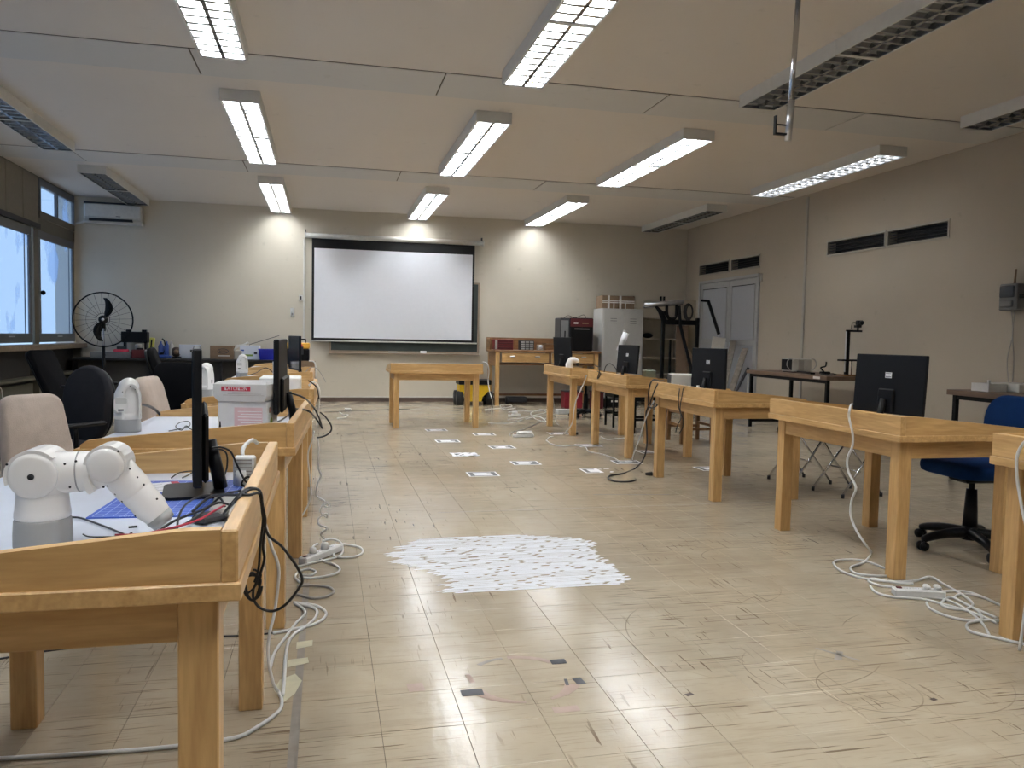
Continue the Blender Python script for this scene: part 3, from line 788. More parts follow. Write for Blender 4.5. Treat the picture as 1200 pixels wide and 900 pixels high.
monitor('tall narrow black monitor in front of the drawer bench', 3.01, 9.95, PI + math.radians(16), w=.42, h=.38, z0=.09, logo=False, tilt=.06)

# ================================================================== things on the left tables
# printed carton pair
t = thing('carton', 'lower white carton printed with a pink panel and a green fruit', 'box', (-.335, 3.66, SZ1 + .001), -.20)
b = MB(); b.box(-.105, .105, -.075, .095, 0, .150, 'paper_box', bv=.003); b.build('body', t)
b = MB(); b.box(-.035, .085, -.0757, -.075, .0, .125, 'print_pink')
for k in range(9): b.box(-.02 + .012 * (k % 3 == 1), .082, -.0762, -.0757, .010 + k * .012, .013 + k * .012, 'paper_white')
b.build('printed_panel', t)
b = MB(); M = Matrix.Translation((.1054, -.01, .052)) @ Matrix.Rotation(PI / 2, 4, 'Y'); b.lathe([(.0001, .0), (.026, .0), (.0255, .001), (.0001, .001)], 18, 'print_green', M, False, 1, .75)
M = Matrix.Translation((.1054, -.035, .112)) @ Matrix.Rotation(PI / 2, 4, 'Y'); b.lathe([(.0001, 0), (.014, 0), (.014, .001), (.0001, .001)], 14, 'print_brown', M, False)
M = Matrix.Translation((.1056, -.035, .112)) @ Matrix.Rotation(PI / 2, 4, 'Y'); b.lathe([(.0001, 0), (.006, 0), (.006, .0012), (.0001, .0012)], 12, 'cable_red', M, False)
b.build('printed_fruit', t)
t = thing('carton', 'upper white carton with a red lettered label, on the pink-printed one', 'box', (-.338, 3.655, SZ1 + .1525), -.22)
b = MB()
b.add([(-.098, -.08, 0), (.098, -.08, 0), (.105, .10, 0), (-.105, .10, 0), (-.117, -.086, .024), (.112, -.086, .024), (.122, .105, .024), (-.112, .105, .024),
       (-.117, -.086, .074), (.112, -.086, .074), (.122, .105, .074), (-.112, .105, .074), (-.100, -.070, .084), (.100, -.070, .084), (.106, .09, .084), (-.100, .09, .084)],
      [(3, 2, 1, 0), (0, 1, 5, 4), (1, 2, 6, 5), (2, 3, 7, 6), (3, 0, 4, 7), (4, 5, 9, 8), (5, 6, 10, 9), (6, 7, 11, 10), (7, 4, 8, 11), (8, 9, 13, 12), (9, 10, 14, 13), (10, 11, 15, 14), (11, 8, 12, 15), (12, 13, 14, 15)], 'paper_box')
b.build('body', t)
b = MB(); b.box(-.082, .042, -.0868, -.0858, .045, .064, 'print_red')
for k in range(3): b.box(-.075 + k * .02, .10 - k * .012, -.0868, -.0858, .012 + k * .006 + .014, .0135 + k * .006 + .014, 'cable_grey')
lb = b.build('printed_label', t)
text('ΚΑΤΟΙΚΩΝ', .019, 'paper_white', Matrix.Translation((-.02, -.0872, .0545)) @ Matrix.Rotation(PI / 2, 4, 'X'), lb)
# pen-like grips standing in front of the boxes
t = thing('marker_pens', 'small black and orange markers standing before the pink-printed carton', 'markers', (-.425, 3.42, SZ1), 0)
for k, (x, h_) in enumerate(((-.02, .045), (-.006, .055), (.004, .085), (.014, .05), (.024, .06))):
    MB().cyl((x, 0, 0), (x, 0, h_ * .6), .006, 'tape_pink' if k in (1, 2, 3) else 'plastic_black', n=8).cyl((x, 0, h_ * .6), (x, 0, h_), .005, 'plastic_black', .002, n=8).build('marker', t)
# third table: long white box
t = thing('device_box', 'long white box lying on the third left table behind the cartons', 'box', (-.30, 5.60, SZ1 + .001), .0)
MB().box(-.135, .13, -.08, .25, 0, .150, 'white_plastic', bv=.006).build('body', t)
b = MB(); b.box(-.08, -.07, -.081, -.080, .05, .13, 'ink_black'); b.box(-.055, -.05, -.081, -.080, .03, .13, 'case_white'); b.build('marking', t)
t = thing('paper_stack', 'few white sheets by the folded robot on the third left table', 'paper', (-.70, 5.62, SZ1 + .001), .3)
MB().box(-.12, .10, -.1, .1, 0, .006, 'paper_white').build('sheet', t); MB().box(-.08, .13, -.12, .06, .0065, .010, 'paper_white').build('sheet', t, rot=(0, 0, .3))
# small white box, fourth table
t = thing('small_box', 'small white box near the rim of the fourth left table', 'box', (-.47, 8.30, SZ1 + .001), .1)
MB().box(-.05, .05, -.05, .05, 0, .16, 'white_plastic', bv=.005).build('body', t); MB().box(-.052, .052, -.052, .052, .14, .163, 'paper_white', bv=.003).build('lid', t)
# toolbox with yellow lid on the farthest table
t = thing('toolbox', 'black toolbox with a yellow-orange lid at the end of the left row', 'toolbox', (-.345, 10.25, SZ1 + .001), .0)
MB().box(-.14, .14, -.12, .12, 0, .26, 'plastic_black', bv=.012).build('body', t)
MB().box(-.145, .145, -.125, .125, .262, .335, 'yellow_box', bv=.012).build('lid', t)
b = MB(); b.box(-.06, .06, -.127, -.124, .285, .315, 'print_red'); b.build('badge', t)
b = MB(); b.box(.03, .07, -.128, -.118, .19, .29, 'plastic_dark', bv=.003); b.build('latch', t)
b = MB(); b.box(-.10, -.09, -.01, .01, .33, .37, 'plastic_black'); b.box(.09, .10, -.01, .01, .33, .37, 'plastic_black'); b.box(-.10, .10, -.012, .012, .365, .385, 'plastic_black', bv=.004); b.build('handle', t)
t = thing('cardboard_tray', 'open brown cardboard tray of wires before the toolbox', 'tray', (-.23, 10.02 - .12, SZ1 + .001), 0)
MB().box(-.1, .1, -.06, .06, 0, .07, 'cardboard').build('body', t)
for s_ in (-1, 1): MB().box(-.1, .1, .055 * s_ - .004, .055 * s_ + .004, .07, .12, 'cardboard').build('flap', t)
# nearest table: cutting mat, sheet, adapter, keyboard-like grey device, plastic bag
t = thing('cutting_mat', 'blue cutting mat with a pale grid under the monitor stand', 'cutting mat', (-.375, 2.27, SZ1 + .0005), -.05)
b = MB(); b.box(-.165, .135, -.24, .24, 0, .003, 'mat_blue'); b.build('mat', t)
b = MB()
for k in range(13): b.box(-.155 + k * .0235, -.154 + k * .0235 + (.0006 if k % 4 == 0 else 0), -.23, .23, .003, .0033, 'mat_line')
for k in range(19): b.box(-.155, .127, -.23 + k * .0255, -.2293 + k * .0255, .003, .0033, 'mat_line')
stuff(b.build('grid_line', t))
text('CUTTING MAT', .013, 'mat_line', Matrix.Translation((-.05, -.234, .0034)), t)
t = thing('notice_sheet', 'white printed sheet with a red edge lying on the blue mat', 'paper', (-.475, 2.40, SZ1 + .0042), .35)
b = MB(); b.box(-.105, .075, -.07, .07, 0, .0008, 'paper_white'); b.build('sheet', t)
b = MB(); b.box(.058, .078, -.07, .07, .0008, .0014, 'print_red'); b.build('red_edge', t)
b = MB()
for k in range(5): b.box(-.08, .03 - .02 * (k % 2), -.05 + k * .022, -.047 + k * .022, .0008, .0011, 'cable_grey')
b.build('print_line', t)
t = thing('socket_adapter', 'white louvred mains adapter against the rim of the nearest table', 'adapter', (-.232, 2.44, SZ1 + .001), -.1)
b = MB(); b.box(-.03, .03, -.02, .02, 0, .085, 'white_plastic', bv=.005); b.build('body', t)
for k in range(5): MB().box(-.024, .024, -.0215, -.0205, .030 + k * .011, .033 + k * .011, 'cable_grey').build('slot', t)
MB().cyl((-.005, -.03, .0), (-.005, -.03, .045), .017, 'white_plastic', .015).build('plug', t)
t = thing('grey_device', 'flat grey device with a black strip beside the table rim', 'device', (-.232, 2.12, SZ1 + .004), .05)
MB().box(-.05, .035, -.14, .12, 0, .008, 'cable_grey', bv=.003).build('body', t); MB().box(.015, .042, -.13, .10, .008, .018, 'plastic_black', bv=.002).build('strip', t)
t = thing('controller', 'grey and teal hand controller among the black cables', 'controller', (-.272, 1.96, SZ1 + .001), .8)
MB().box(-.03, .045, -.022, .022, 0, .022, 'plastic_dark', bv=.008).build('grip', t); MB().box(.02, .055, -.018, .018, .012, .028, 'robot_grey', bv=.006).build('pad', t)
mt, nt_, b_ = newmat('clear_bag'); b_.inputs['Base Color'].default_value = (.80, .74, .74, 1); b_.inputs['Roughness'].default_value = .25
tr = nd(nt_, 'ShaderNodeBsdfTransparent'); mxs = nd(nt_, 'ShaderNodeMixShader'); mxs.inputs[0].default_value = .6
nt_.links.new(tr.outputs[0], mxs.inputs[1]); nt_.links.new(b_.outputs[0], mxs.inputs[2]); nt_.links.new(mxs.outputs[0], nt_.nodes['Material Output'].inputs[0])
b = MB(); n = 9; rr = random.Random(4)
hgt = [[.004 + .022 * math.sin(PI * i / (n - 1)) * math.sin(PI * j / (n - 1)) + .006 * rr.random() for j in range(n)] for i in range(n)]
b.add([(-.05 + .1 * i / (n - 1), -.07 + .14 * j / (n - 1), hgt[i][j]) for i in range(n) for j in range(n)], [(i * n + j, (i + 1) * n + j, (i + 1) * n + j + 1, i * n + j + 1) for i in range(n - 1) for j in range(n - 1)], 'clear_bag')
o = b.build('plastic_bag', loc=(-.235, 1.73, SZ1 + .001), rot=(0, 0, -.3)); tag(o, 'crumpled clear plastic bag in the near corner of the nearest table', 'bag')
for k, (x, y, r) in enumerate(((-.425, 1.93, .3), (-.415, 1.86, 1.5))):
    o = MB().box(-.009, .009, -.002, .002, 0, .004, 'rubber_black').build('black_clip', loc=(x, y, SZ1 + .001), rot=(0, 0, r)); tag(o, ('tiny black clip by the robot wrist, the one nearer the blue mat', 'tiny black clip by the robot wrist, the one nearer the table rim')[k], 'clip', 'clips on the worktop')

# ================================================================== things on the right tables
t = thing('computer_case', 'beige computer case lying on its side on a right-row table', 'computer', (3.01, 6.33, SZ1 + .001), math.radians(-19))
b = MB(); b.box(-.13, .13, -.17, .14, 0, .165, 'offwhite_plastic', bv=.006); b.build('body', t)
b = MB(); b.box(-.134, -.129, -.165, .135, .004, .161, 'plastic_dark', bv=.002); b.build('front_panel', t)
for k in range(5): MB().box(.035 + k * .014, .041 + k * .014, -.1715, -.169, .045, .145, 'plastic_dark').build('vent', t)
b = MB(); b.cyl((-.133, 0, .05), (-.14, 0, .05), .02, 'blue_plastic'); b.build('power_button', t)
t = thing('cleaning_bottle', 'small blue and white bottle between the beige case and a monitor', 'bottle', (2.875, 5.80, SZ1 + .001), 0)
MB().lathe([(.028, 0), (.03, .01), (.03, .05), (.012, .075)], 16, 'white_plastic').build('body', t); MB().lathe([(.0305, .02), (.0305, .04)], 16, 'print_blue').build('band', t); MB().cyl((0, 0, .075), (0, 0, .10), .011, 'white_plastic').build('cap', t)
t = thing('paper_roll', 'white cardboard tube leaning up behind the monitor near the locker', 'tube', (3.20, 8.42, SZ1 + .33), 0)
b = MB(); b.cyl((0, 0, 0), (.075, 0, .20), .035, 'paper_white', n=18); b.cyl((.075, 0, .20), (.08, 0, .212), .037, 'cable_grey', n=18); b.build('tube', t)
MB().cyl((-.01, 0, -.33), (0, 0, 0), .02, 'alu').build('support', t)
t = thing('green_case', 'pale green plastic case behind the tilted monitor', 'case', (3.50, 8.26, SZ1 + .001), -.1)
MB().box(-.065, .065, -.06, .06, 0, .12, 'greenish', bv=.01).build('body', t); MB().box(-.03, .03, -.01, .01, .12, .135, 'greenish', bv=.003).build('handle', t)
t = thing('black_pouch', 'dark pouch with a blue tag next to the pale green case', 'pouch', (3.62, 7.95, SZ1 + .001), 0)
MB().box(-.05, .05, -.04, .04, 0, .06, 'plastic_black', bv=.015).build('body', t); MB().box(-.02, .01, -.042, -.039, .02, .05, 'blue_plastic').build('tag', t)
t = thing('tool_bag', 'dark purple bag lying flat on the table left of the large monitor', 'bag', (3.12, 4.36, SZ1 + .001), .1)
b = MB(); b.sphere((0, 0, .018), .09, 'cable_grey', 16, .28, 1, 1.4); b.build('body', t); MB().cyl((-.05, -.09, .02), (.03, .09, .045), .006, 'cable_black').build('zip', t)

# ================================================================== chairs
def cushion(mb_, w, d_, h, mat, r=.06, y0=0, z0=0):
    pass
def pad(name, parent, w, h, t, mat, M, r=.08, taper=1.0, puff=1.0):
    """upholstered pad: rounded outline in local xz, thickness along y, pillowed edges"""
    out = rrect(-w / 2, w / 2, 0, h, r, 6); n = len(out); mb = MB(); vs = []; fs = []
    def sc(p, k):
        f = taper + (1 - taper) * (p[1] / h)
        return ((p[0]) * f * k, h / 2 + (p[1] - h / 2) * k)
    lay = [(.90, -t / 2), (.975, -t * .38), (1.0, -t * .12), (1.0, t * .12), (.975, t * .38), (.90, t / 2)]
    for k, y in lay:
        for p in out:
            q = sc(p, k); vs.append((q[0], y, q[1]))
    for L in range(len(lay) - 1):
        for i in range(n): fs.append((L * n + i, L * n + (i + 1) % n, (L + 1) * n + (i + 1) % n, (L + 1) * n + i))
    fs.append(tuple(range(n - 1, -1, -1))); fs.append(tuple((len(lay) - 1) * n + i for i in range(n)))
    fs = [f[::-1] for f in fs]
    mb.add(vs, fs, mat, True, M)
    o = mb.build(name, parent); return o
def T(x=0, y=0, z=0, rx=0, ry=0, rz=0):
    return Matrix.Translation((x, y, z)) @ Matrix.Rotation(rz, 4, 'Z') @ Matrix.Rotation(ry, 4, 'Y') @ Matrix.Rotation(rx, 4, 'X')
def star_base(t, a0=0.3, r=.31, col='plastic_black', h=.40):
    b = MB(); b.cyl((0, 0, .06), (0, 0, .14), .052, col, .042, 20); b.cyl((0, 0, .12), (0, 0, .36), .042, col, .030, 20); b.cyl((0, 0, .26), (0, 0, h), .016, col, n=16); b.build('gas_column', t)
    for k in range(5):
        a = a0 + 2 * PI * k / 5; c, s_ = math.cos(a), math.sin(a)
        b = MB(); b.tube(smooth_path([(c * .03, s_ * .03, .10), (c * r * .5, s_ * r * .5, .095), (c * r * .85, s_ * r * .85, .078), (c * r, s_ * r, .062)], 4), .02, col, 10, [.032 - .012 * i / 12 for i in range(13)])
        leg = b.build('leg', t)
        b = MB(); n_ = Vector((-s_, c, 0))
        for e in (-1, 1): b.cyl(Vector((c * r, s_ * r, .027)) + n_ * .008 * e, Vector((c * r, s_ * r, .027)) + n_ * .024 * e, .027, col, n=16)
        b.cyl((c * r, s_ * r, .03), (c * r, s_ * r, .075), .009, col); b.build('caster', leg)
def office_chair(label, x, y, rz, seat, back, bw=.44, bh=.50, tilt=.12, sh=.44, group=None, arms=False, a0=.3, z_b=.58, r=.10):
    t = thing('office_chair', label, 'chair', (x, y, 0), rz, group)      # faces +y locally
    star_base(t, a0, h=sh)
    pad('seat', t, .48, .46, .08, seat, T(0, -.23, sh + .045, rx=-PI / 2) @ Matrix.Rotation(PI, 4, 'Y') @ T(0, 0, -.46), .12)
    b = MB(); b.box(-.08, .08, -.1, .1, sh - .035, sh + .005, 'plastic_black', bv=.01); b.cyl((.08, .02, sh - .03), (.2, .03, sh - .03), .006, 'plastic_black'); b.build('tilt_mechanism', t)
    pad('backrest', t, bw, bh, .06, back, T(0, -.25, z_b, rx=tilt), r)
    pad('back_shell', t, bw * .96, bh * .95, .025, 'plastic_black', T(0, -.292, z_b + .01, rx=tilt), r)
    b = MB(); b.tube(smooth_path([(0, -.08, sh - .01), (0, -.28, sh + .0), (0, -.325, sh + .12), (0, -.34 , z_b + .2)], 5), .016, 'plastic_black', 8); b.build('back_bracket', t)
    if arms:
        for e in (-1, 1):
            b = MB(); b.tube(smooth_path([(e * .2, .05, sh), (e * .29, .05, sh + .02), (e * .30, .06, sh + .20)], 4), .013, 'plastic_black', 8); b.box(e * .30 - .025, e * .30 + .025, -.14, .14, sh + .20, sh + .225, 'plastic_black', bv=.01); b.build('armrest', t)
    return t
def shell_chair(label, x, y, rz, group, dz=0):
    t = thing('padded_chair', label, 'chair', (x, y, 0), rz, group)
    pad('seat', t, .42, .42, .08, 'fabric_beige', T(0, -.21, .42, rx=-PI / 2) @ Matrix.Rotation(PI, 4, 'Y') @ T(0, 0, -.42), .08)
    pad('backrest', t, .29, .52 + dz, .075, 'fabric_beige', T(0, -.20, .38, rx=.24), .06, taper=1.25)
    for e in (-1, 1):
        for f_ in (-1, 1):
            MB().cyl((e * .15, f_ * .15, .385), (e * .20, f_ * .20, 0), .011, 'metal_black').build('leg', t)
    return t
shell_chair('near beige padded chair leaning back beside the nearest robot arm', -1.13, 4.00, -2.25, 'beige padded chairs')
shell_chair('far beige padded chair seen side-on between dark chairs', -.69, 4.90, -1.75, 'beige padded chairs', .05)
office_chair('dark grey rounded office chair with armrests behind the near beige chair', -1.60, 5.15, 2.55, 'fabric_grey', 'fabric_grey', bw=.37, bh=.50, arms=True, z_b=.48, r=.18)
office_chair('black office chair with a wide square back next to the folded robot', -1.23, 6.38, 2.75, 'fabric_black', 'fabric_black', bw=.42, bh=.40, group='black office chairs', z_b=.56, arms=True, r=.08)
office_chair('black office chair with a slim leaning back near the dark bench', -1.03, 7.25, -1.45, 'fabric_black', 'fabric_black', bw=.42, bh=.58, tilt=.28, group='black office chairs', z_b=.50)
office_chair('black high-back chair turned to the window wall by the radiator ledges', -2.27, 8.60, -1.75, 'fabric_black', 'fabric_black', bw=.44, bh=.60, tilt=.42, arms=True, group='black office chairs', z_b=.44, r=.06)
# blue swivel chair on the right
office_chair('blue fabric swivel chair with a black five-star base at the right edge', 3.735, 3.93, PI / 2 - .05, 'fabric_blue', 'fabric_blue', bw=.44, bh=.34, tilt=.10, z_b=.575, a0=.32, r=.15)
def folding_stool(label, x, y, rz):
    t = thing('folding_stool', label, 'stool', (x, y, 0), rz, 'folding stools under the right row')
    pad('seat', t, .34, .34, .05, 'fabric_black', T(0, -.17, .45, rx=-PI / 2) @ Matrix.Rotation(PI, 4, 'Y') @ T(0, 0, -.34), .1)
    for e in (-1, 1):
        for f_ in (-1, 1):
            l = MB().cyl((e * .15, -f_ * .14, .43), (e * .17, f_ * .19, .02), .009, 'chrome', n=8).build('leg', t)
            MB().cyl((e * .17, f_ * .19 - f_ * .002, .0), (e * .17, f_ * .187, .03), .013, 'rubber_black', n=8).build('foot', l)
    MB().cyl((-.16, .02, .2), (.16, .02, .2), .007, 'chrome', n=8).build('stretcher', t)
    return t
folding_stool('black folding stool with chrome legs, left one behind the second right table', 4.02, 6.12, PI / 2 + .1)
folding_stool('black folding stool with chrome legs, right one behind the second right table', 4.10, 5.58, PI / 2 + .1)
# pedestal chair, stools further back
t = thing('pedestal_chair', 'black pedestal chair between the red bins and the farthest right table', 'chair', (3.90, 11.65, 0), 0)
star_base(t, .1, .24, h=.5); pad('seat', t, .44, .42, .07, 'fabric_black', T(0, -.21, .53, rx=-PI / 2) @ Matrix.Rotation(PI, 4, 'Y') @ T(0, 0, -.42), .1)
def stool(name, label, x, y, half, h, mat, cush, leg, group=None, rz=0):
    t = thing(name, label, 'stool', (x, y, 0), rz, group)
    MB().box(-half, half, -half, half, h - .03, h, cush, bv=.008).build('seat', t)
    for e in (-1, 1):
        for f_ in (-1, 1): MB().box(e * half - (leg if e > 0 else 0), e * half + (leg if e < 0 else 0), f_ * half - (leg if f_ > 0 else 0), f_ * half + (leg if f_ < 0 else 0), 0, h - .03, mat).build('leg', t)
    for e in (-1, 1):
        MB().box(-half + leg, half - leg, e * (half - leg / 2) - .009, e * (half - leg / 2) + .009, .16, .19, mat).build('stretcher', t)
        MB().box(e * (half - leg / 2) - .009, e * (half - leg / 2) + .009, -half + leg, half - leg, .20, .23, mat).build('stretcher', t)
        MB().box(-half + leg, half - leg, e * (half - leg / 2) - .009, e * (half - leg / 2) + .009, h - .09, h - .03, mat).build('seat_rail', t)
        MB().box(e * (half - leg / 2) - .009, e * (half - leg / 2) + .009, -half + leg, half - leg, h - .09, h - .03, mat).build('seat_rail', t)
stool('metal_stool', 'black metal stool with a dark green seat, the farther one', 4.00, 10.42, .17, .50, 'metal_black', 'greenish', .025, 'black metal stools')
stool('metal_stool', 'black metal stool with a black seat, the nearer one', 4.04, 9.76, .18, .50, 'metal_black', 'fabric_black', .025, 'black metal stools')
stool('wooden_stool', 'brown wooden stool under the table with the beige computer case', 4.24, 8.73, .21, .44, 'oak_z', 'oak_x', .04)

# ================================================================== screen wall
t = thing('projection_screen', 'pulled-down white projection screen with black borders', 'screen', (0, YB - .10, 0))
b = MB(); b.cyl((-.36, -.01, 2.915), (2.78, -.01, 2.915), .045, 'case_white', n=20); b.build('roller_case', t)
for x in (-.38, 2.78): MB().box(x, x + .02, -.06, .05, 2.865, 2.965, 'case_white', bv=.004).build('end_cap', t)
for x in (-.36, 2.77): MB().box(x - .006, x + .006, .0, .098, 2.93, 3.02, 'plastic_dark').build('wall_bracket', t)
b = MB(); nx, nz = 26, 20
def scr(mb, x0, x1, z0, z1, mat, dy, n1, n2):
    vs = []; 
    for i in range(n1 + 1):
        for j in range(n2 + 1):
            x = x0 + (x1 - x0) * i / n1; z = z0 + (z1 - z0) * j / n2
            w_ = max(0, 1 - abs((x - .15) * .8 + (z - 1.2) * -.7) * 3) * max(0, 1.9 - z) * .018 + max(0, 1 - abs((x - 2.25) * .8 + (z - 1.25) * .8) * 3) * max(0, 1.9 - z) * .018
            vs.append((x, dy - w_, z))
    fs = [(i * (n2 + 1) + j, (i + 1) * (n2 + 1) + j, (i + 1) * (n2 + 1) + j + 1, i * (n2 + 1) + j + 1) for i in range(n1) for j in range(n2)]
    mb.add(vs, fs, mat, True)
scr(b, -.215, 2.595, 1.135, 2.70, 'screen_white', -.012, 56, 30); b.build('screen_fabric', t)
b = MB(); b.box(-.255, 2.635, -.0085, -.0055, 2.70, 2.90, 'screen_border'); b.box(-.255, 2.635, -.0085, -.0055, 1.095, 1.135, 'screen_border'); b.box(-.255, -.215, -.0085, -.0055, 1.135, 2.70, 'screen_border'); b.box(2.595, 2.635, -.0085, -.0055, 1.135, 2.70, 'screen_border')
b.box(-.22, 2.60, -.0060, -.0055, 1.13, 2.71, 'screen_border'); b.build('black_border', t)
b = MB(); b.cyl((-.27, -.007, 1.083), (2.70, -.007, 1.083), .013, 'case_white', n=12); b.build('bottom_bar', t)
t = thing('chalkboard', 'dark green chalkboard mostly hidden behind the projection screen', 'chalkboard', (0, YB - .03, 0))
MB().box(.08, 2.72, -.012, .0, .92, 2.17, 'board_green').build('board', t)
for nm, (x0, x1, z0, z1) in (('frame_bar', (.05, .08, .89, 2.2)), ('frame_bar', (2.72, 2.75, .89, 2.2)), ('frame_bar', (.08, 2.72, 2.17, 2.2)), ('frame_bar', (.08, 2.72, .89, .92))): MB().box(x0, x1, -.02, .0, z0, z1, 'board_frame').build(nm, t)
MB().box(.05, 2.75, -.075, -.0, .865, .885, 'board_frame', bv=.004).build('chalk_tray', t)
t = thing('board_eraser', 'wooden eraser and chalk stub on the chalkboard tray', 'eraser', (1.17, YB - .07, .886)); MB().box(-.08, .08, -.02, .02, 0, .03, 'cable_grey', bv=.004).build('body', t)
o = MB().box(-.055, .055, -.02, .02, 0, .045, 'paper_white', bv=.003).build('paper_packet', loc=(1.72, YB - .072, .887)); tag(o, 'small white packet standing on the chalkboard tray', 'packet')
t = thing('switch_box', 'small grey switch on the white conduit left of the screen', 'switch', (-.44, YB, 1.83)); MB().box(-.035, .035, -.03, 0, -.05, .05, 'white_plastic', bv=.005).build('plate', t); MB().box(-.02, .01, -.036, -.028, -.03, .03, 'plastic_dark', bv=.003).build('rocker', t)
t = thing('remote_holder', 'small white remote control clipped to the wall left of the conduit', 'remote', (-.585, YB, 1.50)); MB().box(-.035, .035, -.025, 0, 0, .15, 'white_plastic', bv=.006).build('holder', t); MB().box(-.015, .015, -.031, -.024, .02, .06, 'metal_grey').build('button', t)
# air conditioner
t = thing('air_conditioner', 'off-white split air conditioner high in the corner above the fan', 'air conditioner', (-3.43, YB, 3.10))
b = MB(); b.prism([(-.0, -.15), (-.13, -.15), (-.19, -.08), (-.20, .08), (-.17, .16), (0, .16)], -.44, .44, 'offwhite_plastic', Matrix.Rotation(PI / 2, 4, 'Z') @ Matrix.Scale(-1, 4, (0, 1, 0))); 
MB().box(-.44, .44, -.20, 0, -.10, .16, 'offwhite_plastic', bv=.02).build('housing', t)
MB().box(-.44, .44, -.17, 0, -.155, -.098, 'offwhite_plastic', bv=.01).build('lower_housing', t)
MB().box(-.36, .30, -.202, -.165, -.120, -.078, 'vent_black').build('outlet', t)
MB().box(-.42, .42, -.212, -.198, -.05, .15, 'case_white', bv=.006).build('front_panel', t)
MB().box(.05, .12, -.215, -.21, -.045, -.035, 'plastic_dark').build('badge', t)
b = MB(); b.tube(smooth_path([(-.44, -.06, -.10), (-.50, -.05, -.14), (-.60, -.06, -.17)], 5), .02, 'case_white', 8); b.build('pipe', t)
MB().box(-.46, .30, -.10, 0, .17, .20, 'plastic_dark').build('top_bracket', t)

# pedestal fan
t = thing('pedestal_fan', 'large black pedestal fan in the corner by the windows', 'fan', (-3.20, 12.80, 0), .20)
R_ = .395
MB().lathe([(.20, 0), (.20, .012), (.05, .03), (.04, .05)], 28, 'metal_black').build('base', t)
MB().cyl((0, 0, .04), (0, 0, .97), .028, 'metal_black', .022).cyl((0, 0, .95), (0, 0, 1.22), .014, 'alu').build('pole', t)
Mf = T(0, 0, 1.35, rx=PI / 2)
def ring(mb, r, y, th, n=48):
    mb.tube([(r * math.cos(2 * PI * i / n), y, 1.35 + r * math.sin(2 * PI * i / n)) for i in range(n + 1)], th, 'metal_black', 6, cap=False)
b = MB(); ring(b, R_, -.05, .012, 56); g = b.build('guard_ring', t)
for k in range(24):
    a = 2 * PI * k / 24 + .05
    MB().tube([(.09 * math.cos(a), -.115, 1.35 + .09 * math.sin(a)), (.28 * math.cos(a), -.10, 1.35 + .28 * math.sin(a)), (R_ * math.cos(a), -.055, 1.35 + R_ * math.sin(a))], .0022, 'metal_black', 4).build('guard_wire', t)
b = MB(); ring(b, .22, -.107, .002, 32); ring(b, .09, -.115, .004, 24); b.build('inner_ring', t)
MB().cyl((0, .12, 1.35), (0, -.03, 1.35), .062, 'metal_black', n=20).cyl((0, .02, 1.35), (0, .02, 1.18), .03, 'metal_black').build('motor', t)
b = MB(); b.disc((0, -.125, 1.35), (0, 1, 0), .06, .02, 'plastic_black', 20); b.disc((0, -.127, 1.35), (0, 1, 0), .02, .004, 'alu', 16); b.build('hub_badge', t)
for k in range(2):
    a0 = math.radians(62 + 180 * k); vs = []; n = 9
    for i in range(n):
        u = i / (n - 1); r = .06 + .26 * u; wdt = .03 + .055 * math.sin(PI * min(1, u * .9 + .08)); sw = .55 * u * u - .1
        for e in (-1, 1):
            a = a0 + sw * .9 + e * wdt / (r + .05) * .85
            vs.append((r * math.cos(a), -.045 + e * .022, 1.35 + r * math.sin(a)))
    fs = [(2 * i, 2 * i + 1, 2 * i + 3, 2 * i + 2) for i in range(n - 1)]
    b = MB(); b.add(vs, fs, 'metal_black', True); o = b.build('blade', t); sd = o.modifiers.new('thick', 'SOLIDIFY'); sd.thickness = .004

# ================================================================== dark bench under the windows corner
t = thing('long_bench', 'long dark bench along the screen wall left of the projection screen', 'bench', (0, 0, 0))
MB().box(-3.98, -.55, 13.88, 14.50, .715, .748, 'bench_dark', bv=.004).build('top', t)
for x in (-3.95, -2.85, -1.72, -.60): MB().box(x, x + .035, 13.95, 14.48, 0, .715, 'bench_dark').build('support', t)
MB().box(-3.9, -.6, 14.05, 14.07, .12, .715, 'baffle_dark').build('modesty_panel', t)
BZ = .749
t = thing('recorder_unit', 'flat grey rack unit on the dark bench behind the fan pole', 'device', (-3.40, 14.12, BZ)); MB().box(-.30, .30, -.12, .2, 0, .095, 'metal_grey', bv=.004).build('body', t); MB().disc((-.08, -.12, .045), (0, -1, 0), .012, .008, 'rubber_black').build('dial', t)
t = thing('black_amplifier', 'black boxy device with two clamps on top, resting on smaller parts', 'device', (-3.08, 14.33, BZ)); MB().box(-.22, .18, -.08, .12, .25, .43, 'plastic_black', bv=.01).build('body', t)
for x in (-.15, .09): MB().box(x, x + .07, -.04, .04, .43, .465, 'plastic_black', bv=.004).build('clamp', t)
for x in (-.20, .12): MB().box(x, x + .03, .0, .1, .0, .28, 'plastic_black').build('stand', t)
t = thing('red_shallow_tray', 'red shallow tray standing on the grey rack unit', 'tray', (-3.27, 14.10, BZ + .0955)); MB().box(-.10, .12, -.05, .05, 0, .045, 'print_red', bv=.01).build('body', t)
t = thing('teal_pot', 'small dark teal device on the red tray', 'device', (-3.24, 14.09, BZ + .141)); MB().box(-.08, .05, -.03, .03, 0, .045, 'board_green', bv=.006).build('body', t)
t = thing('red_toolbox', 'dark red tool case on the bench right of the grey unit', 'case', (-2.98, 14.05, BZ)); MB().box(-.10, .13, -.08, .1, 0, .14, 'red_dark', bv=.008).build('body', t); MB().box(-.04, .07, -.01, .01, .14, .165, 'plastic_black', bv=.004).build('handle', t)
